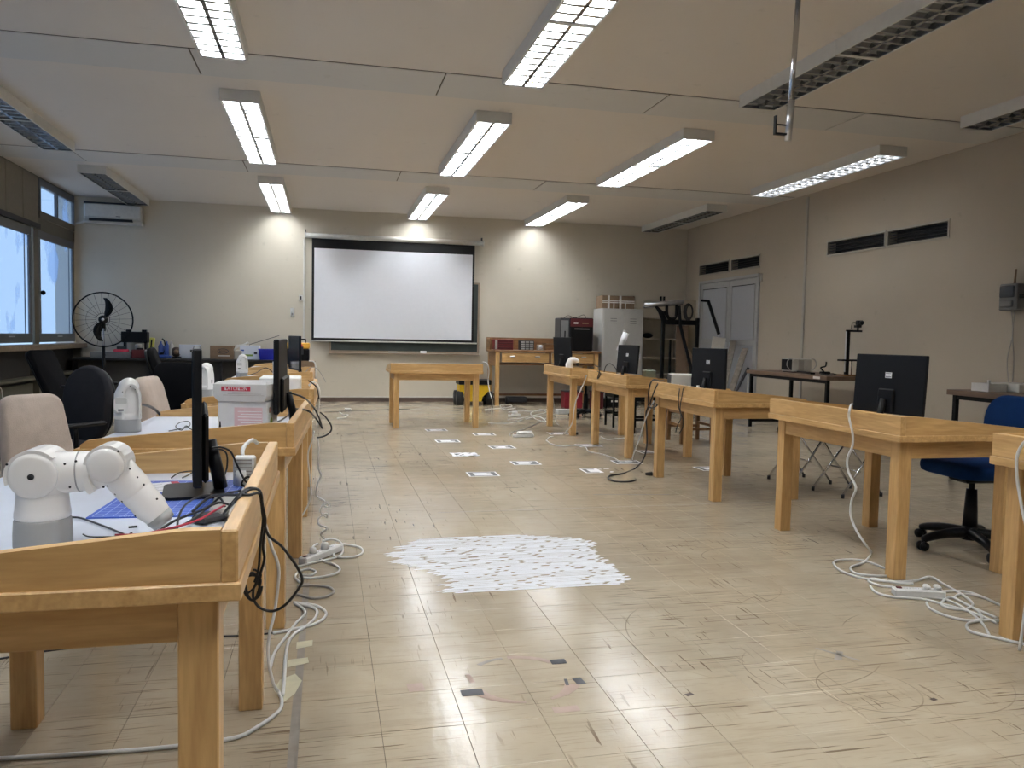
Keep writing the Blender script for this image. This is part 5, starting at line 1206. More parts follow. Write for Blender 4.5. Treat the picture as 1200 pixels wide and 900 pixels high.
# ================================================================== cables (world coordinates)
CABLES = [
    ('cable', 'white cord hanging over the rim of the second right table down to the floor', 'cable', 0.0062, 'cable_white', None, [[3.459, 4.65, 0.8], [2.981, 4.046, 0.852], [2.772, 3.775, 0.852], [2.772, 3.779, 0.805], [2.772, 3.744, 0.725], [2.772, 3.739, 0.656], [2.772, 3.777, 0.576], [2.772, 3.762, 0.508], [2.772, 3.696, 0.436], [2.772, 3.726, 0.356], [2.772, 3.727, 0.276], [2.772, 3.673, 0.205], [2.772, 3.592, 0.148], [3.056, 3.914, 0.007], [2.882, 3.749, 0.007], [2.745, 3.672, 0.007], [2.705, 3.554, 0.007], [2.833, 3.503, 0.007]]),
    ('cable', 'long loop of white cord left of the white power strip on the right', 'cable', 0.0062, 'cable_white', 'white cords by the right power strip', [[2.924, 3.611, 0.007], [2.904, 3.779, 0.007], [2.8, 3.813, 0.007], [2.714, 3.776, 0.007], [2.655, 3.64, 0.007], [2.671, 3.515, 0.007], [2.759, 3.428, 0.007], [2.909, 3.403, 0.007], [3.053, 3.452, 0.007], [3.031, 3.339, 0.007], [2.993, 3.171, 0.007], [2.933, 3.044, 0.007], [2.836, 2.99, 0.007], [2.775, 3.024, 0.007], [2.792, 3.08, 0.007], [2.908, 3.147, 0.007], [2.894, 3.003, 0.007], [2.893, 2.868, 0.007]]),
    ('cable', 'short white cord plugged into the left end of the right power strip', 'cable', 0.0058, 'cable_white', 'white cords by the right power strip', [[2.739, 3.334, 0.007], [2.685, 3.371, 0.007], [2.68, 3.442, 0.007], [2.736, 3.476, 0.007], [2.801, 3.393, 0.007], [2.879, 3.366, 0.007]]),
    ('cable', 'white cord curving in front of the white power strip on the right', 'cable', 0.0058, 'cable_white', 'white cords by the right power strip', [[2.632, 3.366, 0.007], [2.594, 3.266, 0.007], [2.64, 3.194, 0.007], [2.746, 3.151, 0.007], [2.792, 3.069, 0.007], [2.84, 2.945, 0.007], [2.84, 2.814, 0.007]]),
    ('cable', 'white cord leaving the right end of the right power strip', 'cable', 0.0058, 'cable_white', 'white cords by the right power strip', [[2.916, 3.237, 0.007], [3.044, 3.215, 0.007], [3.066, 3.134, 0.007], [3.054, 3.012, 0.007]]),
    ('cable', 'tangled white cord between the right power strip and nearest table leg', 'cable', 0.0058, 'cable_white', 'white cords by the right power strip', [[2.734, 3.104, 0.007], [2.687, 3.028, 0.007], [2.688, 2.927, 0.007], [2.741, 2.863, 0.007], [2.816, 2.872, 0.007], [2.876, 2.95, 0.007], [2.903, 3.062, 0.007], [2.926, 3.145, 0.007], [3.013, 3.181, 0.007], [3.064, 3.121, 0.007], [3.05, 2.989, 0.007]]),
    ('cable', 'white cord looping round the foot of the nearest right table leg', 'cable', 0.0062, 'cable_white', 'white cords by the right power strip', [[2.881, 2.838, 0.007], [2.797, 2.852, 0.007], [2.703, 2.827, 0.007], [2.645, 2.756, 0.007], [2.664, 2.704, 0.007], [2.697, 2.659, 0.007], [2.767, 2.564, 0.007]]),
    ('cable', 'thin white cord crossing over the coils beside the nearest right table leg', 'cable', 0.0055, 'cable_white', 'white cords by the right power strip', [[2.774, 3.184, 0.006], [2.86, 3.119, 0.006], [2.839, 2.968, 0.006], [2.772, 2.817, 0.006], [2.686, 2.692, 0.006]]),
    ('cable', 'white cord hanging over the rim of the table at the right edge of the picture', 'cable', 0.0062, 'cable_white', None, [[3.101, 2.914, 0.8], [2.611, 2.482, 0.853], [2.676, 2.574, 0.824], [2.676, 2.599, 0.769], [2.676, 2.593, 0.685], [2.676, 2.566, 0.581], [2.676, 2.521, 0.429], [2.676, 2.519, 0.226], [2.676, 2.536, 0.007]]),
    ('cable', 'white cord hanging between the two nearest left tables, then along the floor', 'cable', 0.006, 'cable_white', None, [[-0.221, 2.8, 0.615], [-0.199, 2.8, 0.547], [-0.178, 2.78, 0.477], [-0.161, 2.78, 0.432], [-0.153, 2.78, 0.387], [-0.158, 2.78, 0.314], [-0.168, 2.76, 0.241], [-0.18, 2.74, 0.19], [-0.184, 2.72, 0.122], [-0.165, 2.68, 0.044], [-0.146, 2.682, 0.007], [-0.134, 2.616, 0.007], [-0.141, 2.546, 0.007], [-0.2, 2.451, 0.007], [-0.261, 2.4, 0.007], [-0.429, 2.382, 0.007], [-0.654, 2.388, 0.007], [-0.875, 2.403, 0.007], [-1.002, 2.41, 0.007]]),
    ('cable', 'thin dark cable crossing the floor under the nearest left table', 'cable', 0.0035, 'cable_black', None, [[-1.192, 3.142, 0.004], [-0.991, 3.209, 0.004], [-0.765, 3.244, 0.004], [-0.521, 3.253, 0.004], [-0.281, 3.237, 0.004], [-0.194, 3.25, 0.004]]),
    ('cable', 'dark grey cord loop on the floor right of the second left table leg', 'cable', 0.0058, 'cable_grey', None, [[-0.128, 3.716, 0.007], [-0.051, 3.642, 0.007], [0.009, 3.656, 0.007], [0.04, 3.725, 0.007], [0.017, 3.793, 0.007], [-0.054, 3.831, 0.007], [-0.128, 3.83, 0.007]]),
    ('cable', 'white cord running from the leg gap towards the yellowed tape, left one', 'cable', 0.0062, 'cable_white', 'white floor cords by the left tables', [[-0.131, 3.584, 0.007], [-0.092, 3.51, 0.007], [-0.083, 3.432, 0.007], [-0.115, 3.335, 0.007], [-0.148, 3.188, 0.007], [-0.181, 3.038, 0.007], [-0.189, 2.876, 0.007]]),
    ('cable', 'white cord in the wide loop ending at the yellowed tape', 'cable', 0.0062, 'cable_white', 'white floor cords by the left tables', [[-0.127, 3.583, 0.007], [-0.068, 3.539, 0.007], [-0.034, 3.477, 0.007], [-0.037, 3.392, 0.007], [-0.066, 3.306, 0.007], [-0.114, 3.219, 0.007], [-0.136, 3.123, 0.007], [-0.139, 2.982, 0.007], [-0.134, 2.759, 0.007], [-0.134, 2.66, 0.007]]),
    ('cable', 'outermost pale cord loop on the floor beside the second left table', 'cable', 0.0062, 'cable_white', 'white floor cords by the left tables', [[-0.135, 3.596, 0.007], [-0.046, 3.546, 0.007], [0.002, 3.46, 0.007], [-0.002, 3.376, 0.007], [-0.049, 3.303, 0.007], [-0.135, 3.26, 0.007], [-0.2, 3.234, 0.007]]),
    ('cable', 'white cord loop just below the left power strip', 'cable', 0.0062, 'cable_white', 'white cords by the left power strip', [[-0.125, 3.964, 0.007], [-0.044, 3.95, 0.007], [0.042, 3.993, 0.007], [0.073, 4.062, 0.007], [0.052, 4.157, 0.007], [-0.013, 4.248, 0.007], [-0.049, 4.371, 0.007], [-0.069, 4.515, 0.007], [-0.043, 4.604, 0.007]]),
    ('cable', 'white cord arching over the left power strip', 'cable', 0.0062, 'cable_white', 'white cords by the left power strip', [[-0.014, 4.491, 0.05], [0.042, 4.52, 0.05], [0.089, 4.496, 0.03], [0.091, 4.383, 0.007], [0.045, 4.288, 0.007], [-0.034, 4.235, 0.007], [-0.14, 4.158, 0.007]]),
    ('cable', 'white cord loop reaching farthest right of the left power strip', 'cable', 0.0062, 'cable_white', 'white cords by the left power strip', [[0.061, 4.513, 0.007], [0.045, 4.338, 0.007], [0.099, 4.296, 0.007], [0.162, 4.303, 0.007], [0.202, 4.383, 0.007], [0.187, 4.494, 0.007], [0.104, 4.563, 0.007], [0.056, 4.533, 0.007]]),
    ('cable', 'small white cord ring near the foot of the second left table', 'cable', 0.0058, 'cable_white', 'white cords by the left power strip', [[-0.126, 4.008, 0.007], [-0.069, 3.999, 0.007], [-0.045, 4.053, 0.007], [-0.079, 4.103, 0.007], [-0.128, 4.067, 0.007], [-0.142, 3.982, 0.007], [-0.114, 3.881, 0.007]]),
    ('cable', 'coiled white spiral cord dangling to the left power strip', 'cable', 0.0058, 'cable_white', None, [[-0.045, 4.56, 0.62], [-0.04, 4.56, 0.562], [-0.04, 4.56, 0.456], [-0.026, 4.56, 0.407], [-0.044, 4.56, 0.359], [-0.048, 4.56, 0.291], [-0.006, 4.56, 0.261], [-0.011, 4.56, 0.237], [0.018, 4.56, 0.226], [0.013, 4.56, 0.246], [-0.02, 4.56, 0.228], [-0.024, 4.56, 0.194], [0.009, 4.56, 0.168], [0.004, 4.56, 0.188], [-0.038, 4.56, 0.16], [-0.033, 4.56, 0.126], [0.009, 4.56, 0.105], [-0.024, 4.56, 0.072], [0.005, 4.676, 0.007]]),
    ('cable', 'slim white wire hanging beside the far leg of the second left table', 'cable', 0.005, 'cable_white', None, [[-0.064, 4.54, 0.661], [-0.073, 4.54, 0.613], [-0.096, 4.54, 0.527], [-0.086, 4.54, 0.407], [-0.081, 4.54, 0.287], [-0.122, 4.54, 0.191], [-0.154, 4.54, 0.159]]),
    ('cable', 'white flat cord coming out of the adapter over the far rim of the nearest table', 'cable', 0.0062, 'cable_white', None, [[-0.236, 2.46, 0.82], [-0.242, 2.48, 0.848], [-0.234, 2.52, 0.863], [-0.222, 2.58, 0.866], [-0.212, 2.62, 0.852]]),
    ('cable', 'black cable bundle strand hanging from the rim to the knot, left one', 'cable', 0.003, 'cable_black', 'black cables on the nearest table', [[-0.214, 1.886, 0.8], [-0.183, 1.766, 0.845], [-0.17, 1.834, 0.85], [-0.144, 1.83, 0.852], [-0.139, 1.83, 0.825], [-0.135, 1.83, 0.787], [-0.141, 1.83, 0.725], [-0.144, 1.83, 0.677], [-0.153, 1.83, 0.644]]),
    ('cable', 'black cable bundle strand hanging from the rim to the knot, right one', 'cable', 0.003, 'cable_black', 'black cables on the nearest table', [[-0.219, 1.833, 0.8], [-0.183, 1.803, 0.847], [-0.168, 1.864, 0.85], [-0.142, 1.83, 0.85], [-0.136, 1.83, 0.817], [-0.13, 1.83, 0.779], [-0.135, 1.83, 0.725], [-0.132, 1.83, 0.696], [-0.141, 1.83, 0.663], [-0.155, 1.83, 0.629]]),
    ('cable', 'long black cable loop swinging out below the rim of the nearest table', 'cable', 0.0032, 'cable_black', 'black cables on the nearest table', [[-0.288, 1.86, 0.8], [-0.251, 1.878, 0.83], [-0.192, 1.804, 0.847], [-0.16, 1.785, 0.85], [-0.142, 1.83, 0.842], [-0.135, 1.83, 0.792], [-0.124, 1.83, 0.75], [-0.095, 1.83, 0.723], [-0.067, 1.83, 0.683], [-0.05, 1.83, 0.647], [-0.058, 1.83, 0.624], [-0.085, 1.83, 0.59], [-0.113, 1.83, 0.576], [-0.141, 1.83, 0.585], [-0.155, 1.83, 0.606], [-0.155, 1.83, 0.629]]),
    ('cable', 'black cable knot of coiled rings hanging below the rim', 'cable', 0.003, 'cable_black', 'black cables on the nearest table', [[-0.137, 1.83, 0.634], [-0.139, 1.83, 0.623], [-0.143, 1.83, 0.613], [-0.149, 1.83, 0.607], [-0.155, 1.83, 0.604], [-0.16, 1.83, 0.604], [-0.164, 1.83, 0.609], [-0.167, 1.83, 0.615], [-0.169, 1.83, 0.624], [-0.171, 1.83, 0.632], [-0.173, 1.83, 0.641], [-0.174, 1.83, 0.648], [-0.172, 1.83, 0.654], [-0.169, 1.83, 0.658], [-0.162, 1.83, 0.66], [-0.155, 1.83, 0.66], [-0.148, 1.83, 0.658], [-0.143, 1.83, 0.655], [-0.14, 1.83, 0.649], [-0.14, 1.83, 0.642], [-0.142, 1.83, 0.634], [-0.144, 1.83, 0.625], [-0.147, 1.83, 0.616], [-0.15, 1.83, 0.608], [-0.153, 1.83, 0.604], [-0.158, 1.83, 0.603], [-0.163, 1.83, 0.606], [-0.169, 1.83, 0.613], [-0.174, 1.83, 0.622], [-0.177, 1.83, 0.634], [-0.177, 1.83, 0.645], [-0.174, 1.83, 0.654], [-0.168, 1.83, 0.661], [-0.162, 1.83, 0.665], [-0.156, 1.83, 0.665], [-0.151, 1.83, 0.662], [-0.147, 1.83, 0.656], [-0.145, 1.83, 0.649], [-0.144, 1.83, 0.641], [-0.142, 1.83, 0.633], [-0.141, 1.83, 0.625], [-0.142, 1.83, 0.619], [-0.144, 1.83, 0.614], [-0.149, 1.83, 0.611]]),
    ('cable', 'black cable tail with a frayed end under the hanging knot', 'cable', 0.0025, 'cable_black', 'black cables on the nearest table', [[-0.173, 1.83, 0.618], [-0.164, 1.83, 0.622], [-0.15, 1.83, 0.637], [-0.139, 1.83, 0.659], [-0.15, 1.83, 0.671], [-0.157, 1.83, 0.672]]),
    ('cable', 'black cable arching from the worktop over the blue mat', 'cable', 0.0026, 'cable_black', 'black cables on the nearest table', [[-0.319, 1.86, 0.757], [-0.321, 1.885, 0.78], [-0.315, 1.918, 0.8], [-0.306, 2.014, 0.8], [-0.278, 2.052, 0.8], [-0.253, 2.056, 0.79], [-0.24, 2.048, 0.77]]),
    ('cable', 'black cable running along the near rim towards the robot wrist', 'cable', 0.003, 'cable_black', 'black cables on the nearest table', [[-0.446, 1.826, 0.757], [-0.416, 1.844, 0.757], [-0.368, 1.86, 0.757], [-0.329, 1.892, 0.775], [-0.279, 1.923, 0.79], [-0.245, 1.956, 0.8], [-0.22, 1.971, 0.79]]),
    ('cable', 'second black cable laid beside the one at the near rim', 'cable', 0.0028, 'cable_black', 'black cables on the nearest table', [[-0.441, 1.818, 0.757], [-0.381, 1.839, 0.757], [-0.335, 1.874, 0.76], [-0.293, 1.856, 0.78], [-0.268, 1.949, 0.79], [-0.232, 1.945, 0.82], [-0.183, 1.836, 0.85]]),
    ('cable', 'black lead from the grey robot base to the cable heap', 'cable', 0.0024, 'cable_black', 'black cables on the nearest table', [[-0.585, 2.042, 0.757], [-0.56, 2.029, 0.757], [-0.513, 1.971, 0.757], [-0.471, 1.915, 0.757], [-0.427, 1.853, 0.757]]),
    ('cable', 'thin black lead with a bare tip lying in front of the robot base lead', 'cable', 0.0016, 'cable_black', 'black cables on the nearest table', [[-0.511, 1.866, 0.757], [-0.491, 1.841, 0.757], [-0.448, 1.834, 0.757], [-0.414, 1.836, 0.757]]),
    ('cable', 'red cable lying along the black cables at the robot wrist', 'cable', 0.0026, 'cable_red', None, [[-0.44, 1.836, 0.76], [-0.389, 1.835, 0.76], [-0.348, 1.847, 0.765], [-0.304, 1.847, 0.775], [-0.273, 1.879, 0.78], [-0.247, 1.918, 0.79], [-0.233, 1.973, 0.79]]),
    ('cable', 'black monitor cable looping from the monitor back to the adapter', 'cable', 0.0028, 'cable_black', 'black cables on the nearest table', [[-0.305, 2.3, 0.882], [-0.285, 2.32, 0.881], [-0.261, 2.34, 0.866], [-0.247, 2.36, 0.829], [-0.228, 2.36, 0.787], [-0.217, 2.36, 0.774], [-0.203, 2.36, 0.789], [-0.19, 2.34, 0.789], [-0.191, 2.3, 0.78], [-0.169, 1.805, 0.85]]),
    ('cable', 'second black monitor cable dropping to the stand foot', 'cable', 0.0026, 'cable_black', 'black cables on the nearest table', [[-0.305, 2.3, 0.877], [-0.281, 2.32, 0.874], [-0.27, 2.34, 0.856], [-0.27, 2.34, 0.82], [-0.274, 2.3, 0.798], [-0.277, 2.325, 0.765]]),
    ('cable', 'short black wire lying at the far end of the blue mat', 'cable', 0.002, 'cable_black', 'black cables on the nearest table', [[-0.454, 2.554, 0.757], [-0.439, 2.597, 0.765], [-0.404, 2.625, 0.765], [-0.409, 2.592, 0.76], [-0.422, 2.551, 0.757]]),
    ('cable', 'black cable tied in a small knot by the white adapter', 'cable', 0.0026, 'cable_black', 'black cables on the nearest table', [[-0.189, 2.22, 0.797], [-0.19, 2.22, 0.789], [-0.193, 2.22, 0.784], [-0.198, 2.22, 0.782], [-0.204, 2.22, 0.784], [-0.21, 2.22, 0.787], [-0.215, 2.22, 0.791], [-0.218, 2.22, 0.794], [-0.219, 2.22, 0.796], [-0.218, 2.22, 0.799], [-0.215, 2.22, 0.804], [-0.21, 2.22, 0.809], [-0.204, 2.22, 0.812], [-0.199, 2.22, 0.813], [-0.194, 2.22, 0.81], [-0.19, 2.22, 0.804], [-0.189, 2.22, 0.796], [-0.19, 2.22, 0.789], [-0.193, 2.22, 0.785], [-0.197, 2.22, 0.784], [-0.203, 2.22, 0.785], [-0.209, 2.22, 0.788], [-0.214, 2.22, 0.79], [-0.218, 2.22, 0.791], [-0.219, 2.22, 0.794], [-0.218, 2.22, 0.798], [-0.215, 2.22, 0.804], [-0.211, 2.22, 0.81], [-0.205, 2.22, 0.814], [-0.199, 2.22, 0.814]]),
    ('cable', 'thin black wire squiggle on the white top left of the marker pens', 'cable', 0.0022, 'cable_black', 'black wires on the second left table', [[-0.679, 3.769, 0.757], [-0.654, 3.833, 0.757], [-0.625, 3.969, 0.757], [-0.647, 4.084, 0.765], [-0.679, 4.047, 0.765], [-0.675, 3.91, 0.76], [-0.631, 3.798, 0.757], [-0.621, 3.854, 0.77], [-0.596, 3.829, 0.757], [-0.575, 3.862, 0.757], [-0.594, 3.942, 0.78], [-0.602, 3.942, 0.8]]),
    ('cable', 'black cable from the brown-tinted monitor sweeping over the rim', 'cable', 0.0045, 'cable_black', 'black wires on the second left table', [[-0.171, 3.75, 0.927], [-0.141, 3.75, 0.924], [-0.092, 3.75, 0.904], [-0.057, 4.0, 0.838], [-0.032, 4.0, 0.788], [-0.02, 4.0, 0.746]]),
    ('cable', 'black cable leaving the monitor foot over the corner of the second left table', 'cable', 0.0045, 'cable_black', 'black wires on the second left table', [[-0.175, 4.326, 0.8], [-0.135, 4.157, 0.82], [-0.073, 3.595, 0.86], [-0.048, 3.95, 0.793], [-0.015, 3.95, 0.743]]),
    ('cable', 'black cable loop standing out past the rim of the second left table', 'cable', 0.0042, 'cable_black', 'black wires on the second left table', [[-0.029, 4.05, 0.813], [0.0, 4.05, 0.787], [0.026, 4.05, 0.744], [0.022, 4.05, 0.714], [-0.007, 4.05, 0.693], [-0.044, 4.05, 0.685]]),
    ('cable', 'black cable coil behind the cartons at the monitor foot', 'cable', 0.004, 'cable_black', 'black wires on the second left table', [[-0.278, 4.324, 0.76], [-0.251, 4.452, 0.77], [-0.204, 4.595, 0.78], [-0.181, 4.697, 0.8], [-0.189, 4.45, 0.77], [-0.22, 4.193, 0.76], [-0.248, 4.101, 0.757]]),
    ('cable', 'black connector cable arc over the far left tables, by the long white box', 'cable', 0.005, 'cable_black', None, [[-0.12, 5.6, 0.881], [-0.092, 5.6, 0.864], [-0.063, 5.6, 0.835], [-0.052, 5.6, 0.788], [-0.046, 5.6, 0.753]]),
    ('cable', 'pair of dark wires hanging past the end of the fourth left table', 'cable', 0.004, 'cable_grey', None, [[-0.196, 8.0, 0.828], [-0.148, 8.0, 0.87], [-0.1, 8.0, 0.87], [-0.059, 8.0, 0.829], [-0.018, 8.0, 0.762], [-0.001, 8.0, 0.729]]),
    ('cable', 'white cords bundled over the rim of the third left table', 'cable', 0.008, 'cable_white', None, [[-0.121, 5.9, 0.827], [-0.097, 5.9, 0.852], [-0.067, 5.9, 0.84], [-0.049, 5.9, 0.797], [-0.048, 5.9, 0.741], [-0.054, 5.9, 0.654], [-0.059, 5.9, 0.53]]),
    ('cable', 'white cords bundled over the rim of the fourth left table', 'cable', 0.008, 'cable_white', None, [[-0.169, 8.2, 0.93], [-0.119, 8.2, 0.922], [-0.102, 8.2, 0.862], [-0.102, 8.2, 0.785], [-0.11, 8.2, 0.699]]),
    ('cable', 'brown cable draped across the third and fourth left tables', 'cable', 0.005, 'brown_dark', None, [[-0.789, 8.58, 0.76], [-0.7, 8.521, 0.79], [-0.606, 8.607, 0.84], [-0.507, 8.376, 0.79], [-0.454, 8.637, 0.76]]),
    ('cable', 'grey floor cord from under the farthest right table towards the white adapter', 'cable', 0.006, 'cable_grey', None, [[4.026, 12.843, 0.007], [3.655, 12.251, 0.007], [3.283, 11.587, 0.007], [2.931, 10.825, 0.007], [2.578, 10.163, 0.007], [2.33, 9.8, 0.007], [2.215, 9.541, 0.007], [2.197, 9.373, 0.007]]),
    ('cable', 'white cord from the floor adapter up to the rim of the fourth right table', 'cable', 0.007, 'cable_white', None, [[2.55, 9.015, 0.008], [2.658, 9.249, 0.008], [2.88, 9.555, -0.022], [2.88, 9.237, 0.102], [2.88, 9.073, 0.213], [2.88, 9.033, 0.34], [2.88, 8.96, 0.469], [2.88, 8.808, 0.601], [2.88, 8.66, 0.719], [2.53, 7.558, 0.84]]),
    ('cable', 'white cord running from the floor adapter to the third right table leg', 'cable', 0.006, 'cable_white', None, [[2.521, 8.947, 0.007], [2.498, 8.65, 0.007], [2.545, 8.468, 0.007], [2.741, 8.487, 0.007], [2.803, 8.342, 0.007], [2.734, 8.018, 0.007], [2.809, 7.824, 0.007], [2.84, 7.527, 0.007], [2.829, 7.307, 0.007], [2.975, 7.292, 0.007]]),
    ('cable', 'white cord hanging to the floor at the left leg of the third right table', 'cable', 0.006, 'cable_white', None, [[2.76, 6.399, 0.679], [2.76, 6.504, 0.572], [2.76, 6.592, 0.472], [2.76, 6.699, 0.306], [2.76, 6.793, 0.191], [3.004, 7.454, 0.007], [2.975, 7.292, 0.007]]),
    ('cable', 'thick black cord hanging from the third right table with its plug on the floor', 'cable', 0.0075, 'cable_black', None, [[3.262, 7.451, 0.8], [2.865, 6.656, 0.85], [2.77, 6.508, 0.82], [2.77, 6.539, 0.728], [2.77, 6.532, 0.63], [2.77, 6.583, 0.55], [2.77, 6.553, 0.401], [2.76, 6.519, 0.276], [2.74, 6.54, 0.152], [2.805, 6.892, 0.008], [2.574, 6.638, 0.008], [2.442, 6.565, 0.008], [2.367, 6.404, 0.008], [2.39, 6.279, 0.008], [2.507, 6.265, 0.008], [2.59, 6.336, 0.008]]),
    ('cable', 'second black cord on the third right table with a tied knot under the rim', 'cable', 0.006, 'cable_black', None, [[3.222, 7.154, 0.8], [2.88, 6.523, 0.85], [2.77, 6.377, 0.806], [2.77, 6.462, 0.704], [2.76, 6.471, 0.643], [2.76, 6.379, 0.658], [2.75, 6.301, 0.65], [2.75, 6.408, 0.619], [2.76, 6.526, 0.623]]),
    ('cable', 'thin black wire hanging in a loop under the third right table, left one', 'cable', 0.004, 'cable_black', None, [[2.866, 6.109, 0.845], [2.77, 5.916, 0.801], [2.77, 5.926, 0.718], [2.78, 5.926, 0.648], [2.79, 5.88, 0.584], [2.79, 5.874, 0.516], [2.79, 5.933, 0.453]]),
    ('cable', 'thin black wire hanging in a loop under the third right table, right one', 'cable', 0.004, 'cable_black', None, [[2.825, 5.88, 0.845], [2.77, 5.839, 0.827], [2.77, 5.865, 0.757], [2.78, 5.912, 0.664], [2.79, 5.911, 0.581], [2.79, 5.97, 0.519], [2.79, 5.999, 0.459]]),
    ('cable', 'tangled white wires on the floor left of the farthest right table, near coil', 'cable', 0.006, 'cable_white', 'white floor wires by the farthest right table', [[2.58, 11.243, 0.007], [2.829, 11.477, 0.007], [3.024, 11.724, 0.007], [3.306, 12.119, 0.007], [3.482, 12.399, 0.007], [3.519, 12.85, 0.007], [3.189, 12.262, 0.007], [3.032, 11.346, 0.007], [3.089, 10.988, 0.007], [3.171, 11.719, 0.007], [2.876, 11.352, 0.007]]),
    ('cable', 'tangled white wires on the floor left of the farthest right table, far coil', 'cable', 0.006, 'cable_white', 'white floor wires by the farthest right table', [[2.86, 12.412, 0.007], [3.099, 12.702, 0.007], [3.307, 12.549, 0.007], [3.608, 12.848, 0.007], [3.785, 12.692, 0.007], [3.543, 12.113, 0.007], [3.366, 11.98, 0.007]]),
    ('cable', 'flat white wire lying between the crosswise table and the wire tangle', 'cable', 0.005, 'cable_white', 'white floor wires by the farthest right table', [[2.213, 10.868, 0.006], [2.358, 10.806, 0.006], [2.553, 10.852, 0.006], [2.798, 11.244, 0.006]]),
    ('cable', 'white wires spread on the floor before the drawer bench leg', 'cable', 0.006, 'cable_white', 'white floor wires by the farthest right table', [[2.557, 12.862, 0.007], [2.719, 13.016, 0.007], [2.944, 13.173, 0.007], [3.17, 13.502, 0.007], [3.188, 13.85, 0.007], [2.994, 13.674, 0.007], [2.903, 12.858, 0.007], [3.153, 13.171, 0.007]]),
    ('cable', 'white cord hanging off the crosswise table down past the yellow robot', 'cable', 0.006, 'cable_white', None, [[2.216, 11.336, 0.845], [2.1, 10.444, 0.851], [2.1, 10.32, 0.753], [2.1, 10.364, 0.615], [2.1, 10.238, 0.476], [2.12, 10.159, 0.37], [2.704, 13.016, 0.007]]),
    ('cable', 'pale cable hanging behind the farthest right table', 'cable', 0.005, 'cable_white', None, [[3.022, 10.5, 0.707], [3.025, 10.5, 0.578], [3.042, 10.5, 0.402], [3.07, 10.5, 0.225], [3.086, 10.5, 0.059], [3.122, 10.45, 0.017]]),
    ('cable', 'thin dark cable across the floor along the screen wall', 'cable', 0.004, 'cable_black', None, [[-0.025, 12.492, 0.005], [0.234, 12.626, 0.005], [0.501, 12.765, 0.005], [0.912, 12.906, 0.005], [1.338, 13.052, 0.005]]),
    ('cable', 'white lead with a small plug lying near the screen wall skirting', 'cable', 0.006, 'cable_white', None, [[0.205, 12.467, 0.007], [0.261, 12.065, 0.007], [0.323, 12.063, 0.007], [0.265, 11.689, 0.007], [0.155, 11.573, 0.007]]),
    ('cable', 'white wire from the black plug under the fourth right table', 'cable', 0.005, 'cable_white', None, [[3.293, 9.219, 0.006], [3.293, 8.974, 0.006], [3.428, 9.044, 0.006], [3.587, 9.115, 0.006]]),
    ('cable', 'short black cord arc over the second farthest right table rim', 'cable', 0.005, 'cable_black', None, [[2.93, 8.371, 0.85], [2.93, 8.256, 0.827], [2.93, 8.364, 0.765], [2.93, 8.288, 0.882], [2.95, 8.52, 0.911]]),
    ('cable', 'black cord arch on top of the fourth right table', 'cable', 0.005, 'cable_black', None, [[3.0, 8.343, 0.842], [3.0, 8.292, 0.91], [3.0, 8.16, 0.943], [3.0, 7.999, 0.904], [3.0, 7.943, 0.843]]),
    ('cable', 'white wire tangle on the floor at the left edge under the windows', 'cable', 0.008, 'cable_white', None, [[-3.697, 10.085, 0.009], [-3.681, 10.332, 0.009], [-3.491, 9.992, 0.009], [-3.416, 9.679, 0.009], [-3.54, 9.839, 0.009], [-3.596, 10.243, 0.009], [-3.401, 9.829, 0.009], [-3.21, 9.664, 0.009]]),
    ('cable', 'pale wire hanging from the window ledge at the left edge', 'cable', 0.006, 'cable_white', None, [[-3.87, 10.631, 0.508], [-3.85, 10.803, 0.466], [-3.85, 10.875, 0.304], [-3.85, 11.001, 0.113], [-3.702, 10.703, 0.007]]),
    ('cable', 'black cable arc on the floor side of the folded robot, second left table', 'cable', 0.007, 'cable_black', None, [[-0.829, 3.9, 0.864], [-0.837, 4.1, 0.842], [-0.858, 4.4, 0.794], [-0.838, 4.47, 0.747]]),
]
for (nm, label, cat, r, mat, group, pts) in CABLES:
    P = smooth_path(pts, 5 if len(pts) < 26 else 2)
    o = Vector(P[0]); mb = MB(); mb.tube([p - o for p in P], r, mat, 6)
    ob = mb.build(nm, loc=o); tag(ob, label, cat, group)

# ================================================================== power strips and plugs
def power_strip(label, x, y, rz, L_, n, z=0.0, name='power_strip'):
    t = thing(name, label, 'power strip', (x, y, z), rz)
    MB().box(-L_ / 2, L_ / 2, -.028, .028, .002, .040, 'white_plastic', bv=.006).build('body', t)
    MB().box(-L_ / 2 + .012, -L_ / 2 + .038, -.011, .011, .039, .046, 'red_dark', bv=.003).build('switch', t)
    for k in range(n):
        x_ = -L_ / 2 + .06 + k * (L_ - .07) / n
        s_ = MB().cyl((x_ + .01, 0, .036), (x_ + .01, 0, .0405), .018, 'paper_white', n=16).build('socket', t)
        for e in (-1, 1): MB().disc((x_ + .01 + e * .006, 0, .0405), (0, 0, 1), .0022, .0006, 'rubber_black', 8).build('socket_hole', s_)
    return t
p = power_strip('white power strip with a dark red switch at the foot of the second right table', 2.77, 3.20, -.30, .235, 4)
for k in range(2): MB().box(.02 + k * .05, .05 + k * .05, -.02, .02, .041, .062, 'cable_white', bv=.008).build('plug', p)
p = power_strip('white power strip among coiled cords by the second left table', -.02, 4.33, .93, .32, 4)
MB().cyl((.03, 0, .042), (.03, 0, .075), .022, 'white_plastic', .018).build('plug', p); MB().cyl((-.07, 0, .042), (-.07, 0, .07), .02, 'cable_white', .016).build('plug', p)
p = power_strip('white power strip with plugs on the floor near the row of marker sheets', 2.33, 9.30, .1, .26, 3)
MB().box(-.08, .12, -.03, .03, .041, .075, 'white_plastic', bv=.015).build('plug', p)
p = power_strip('white power strip in the floor wire tangle left of the farthest right table', 2.80, 11.75, .5, .22, 3)
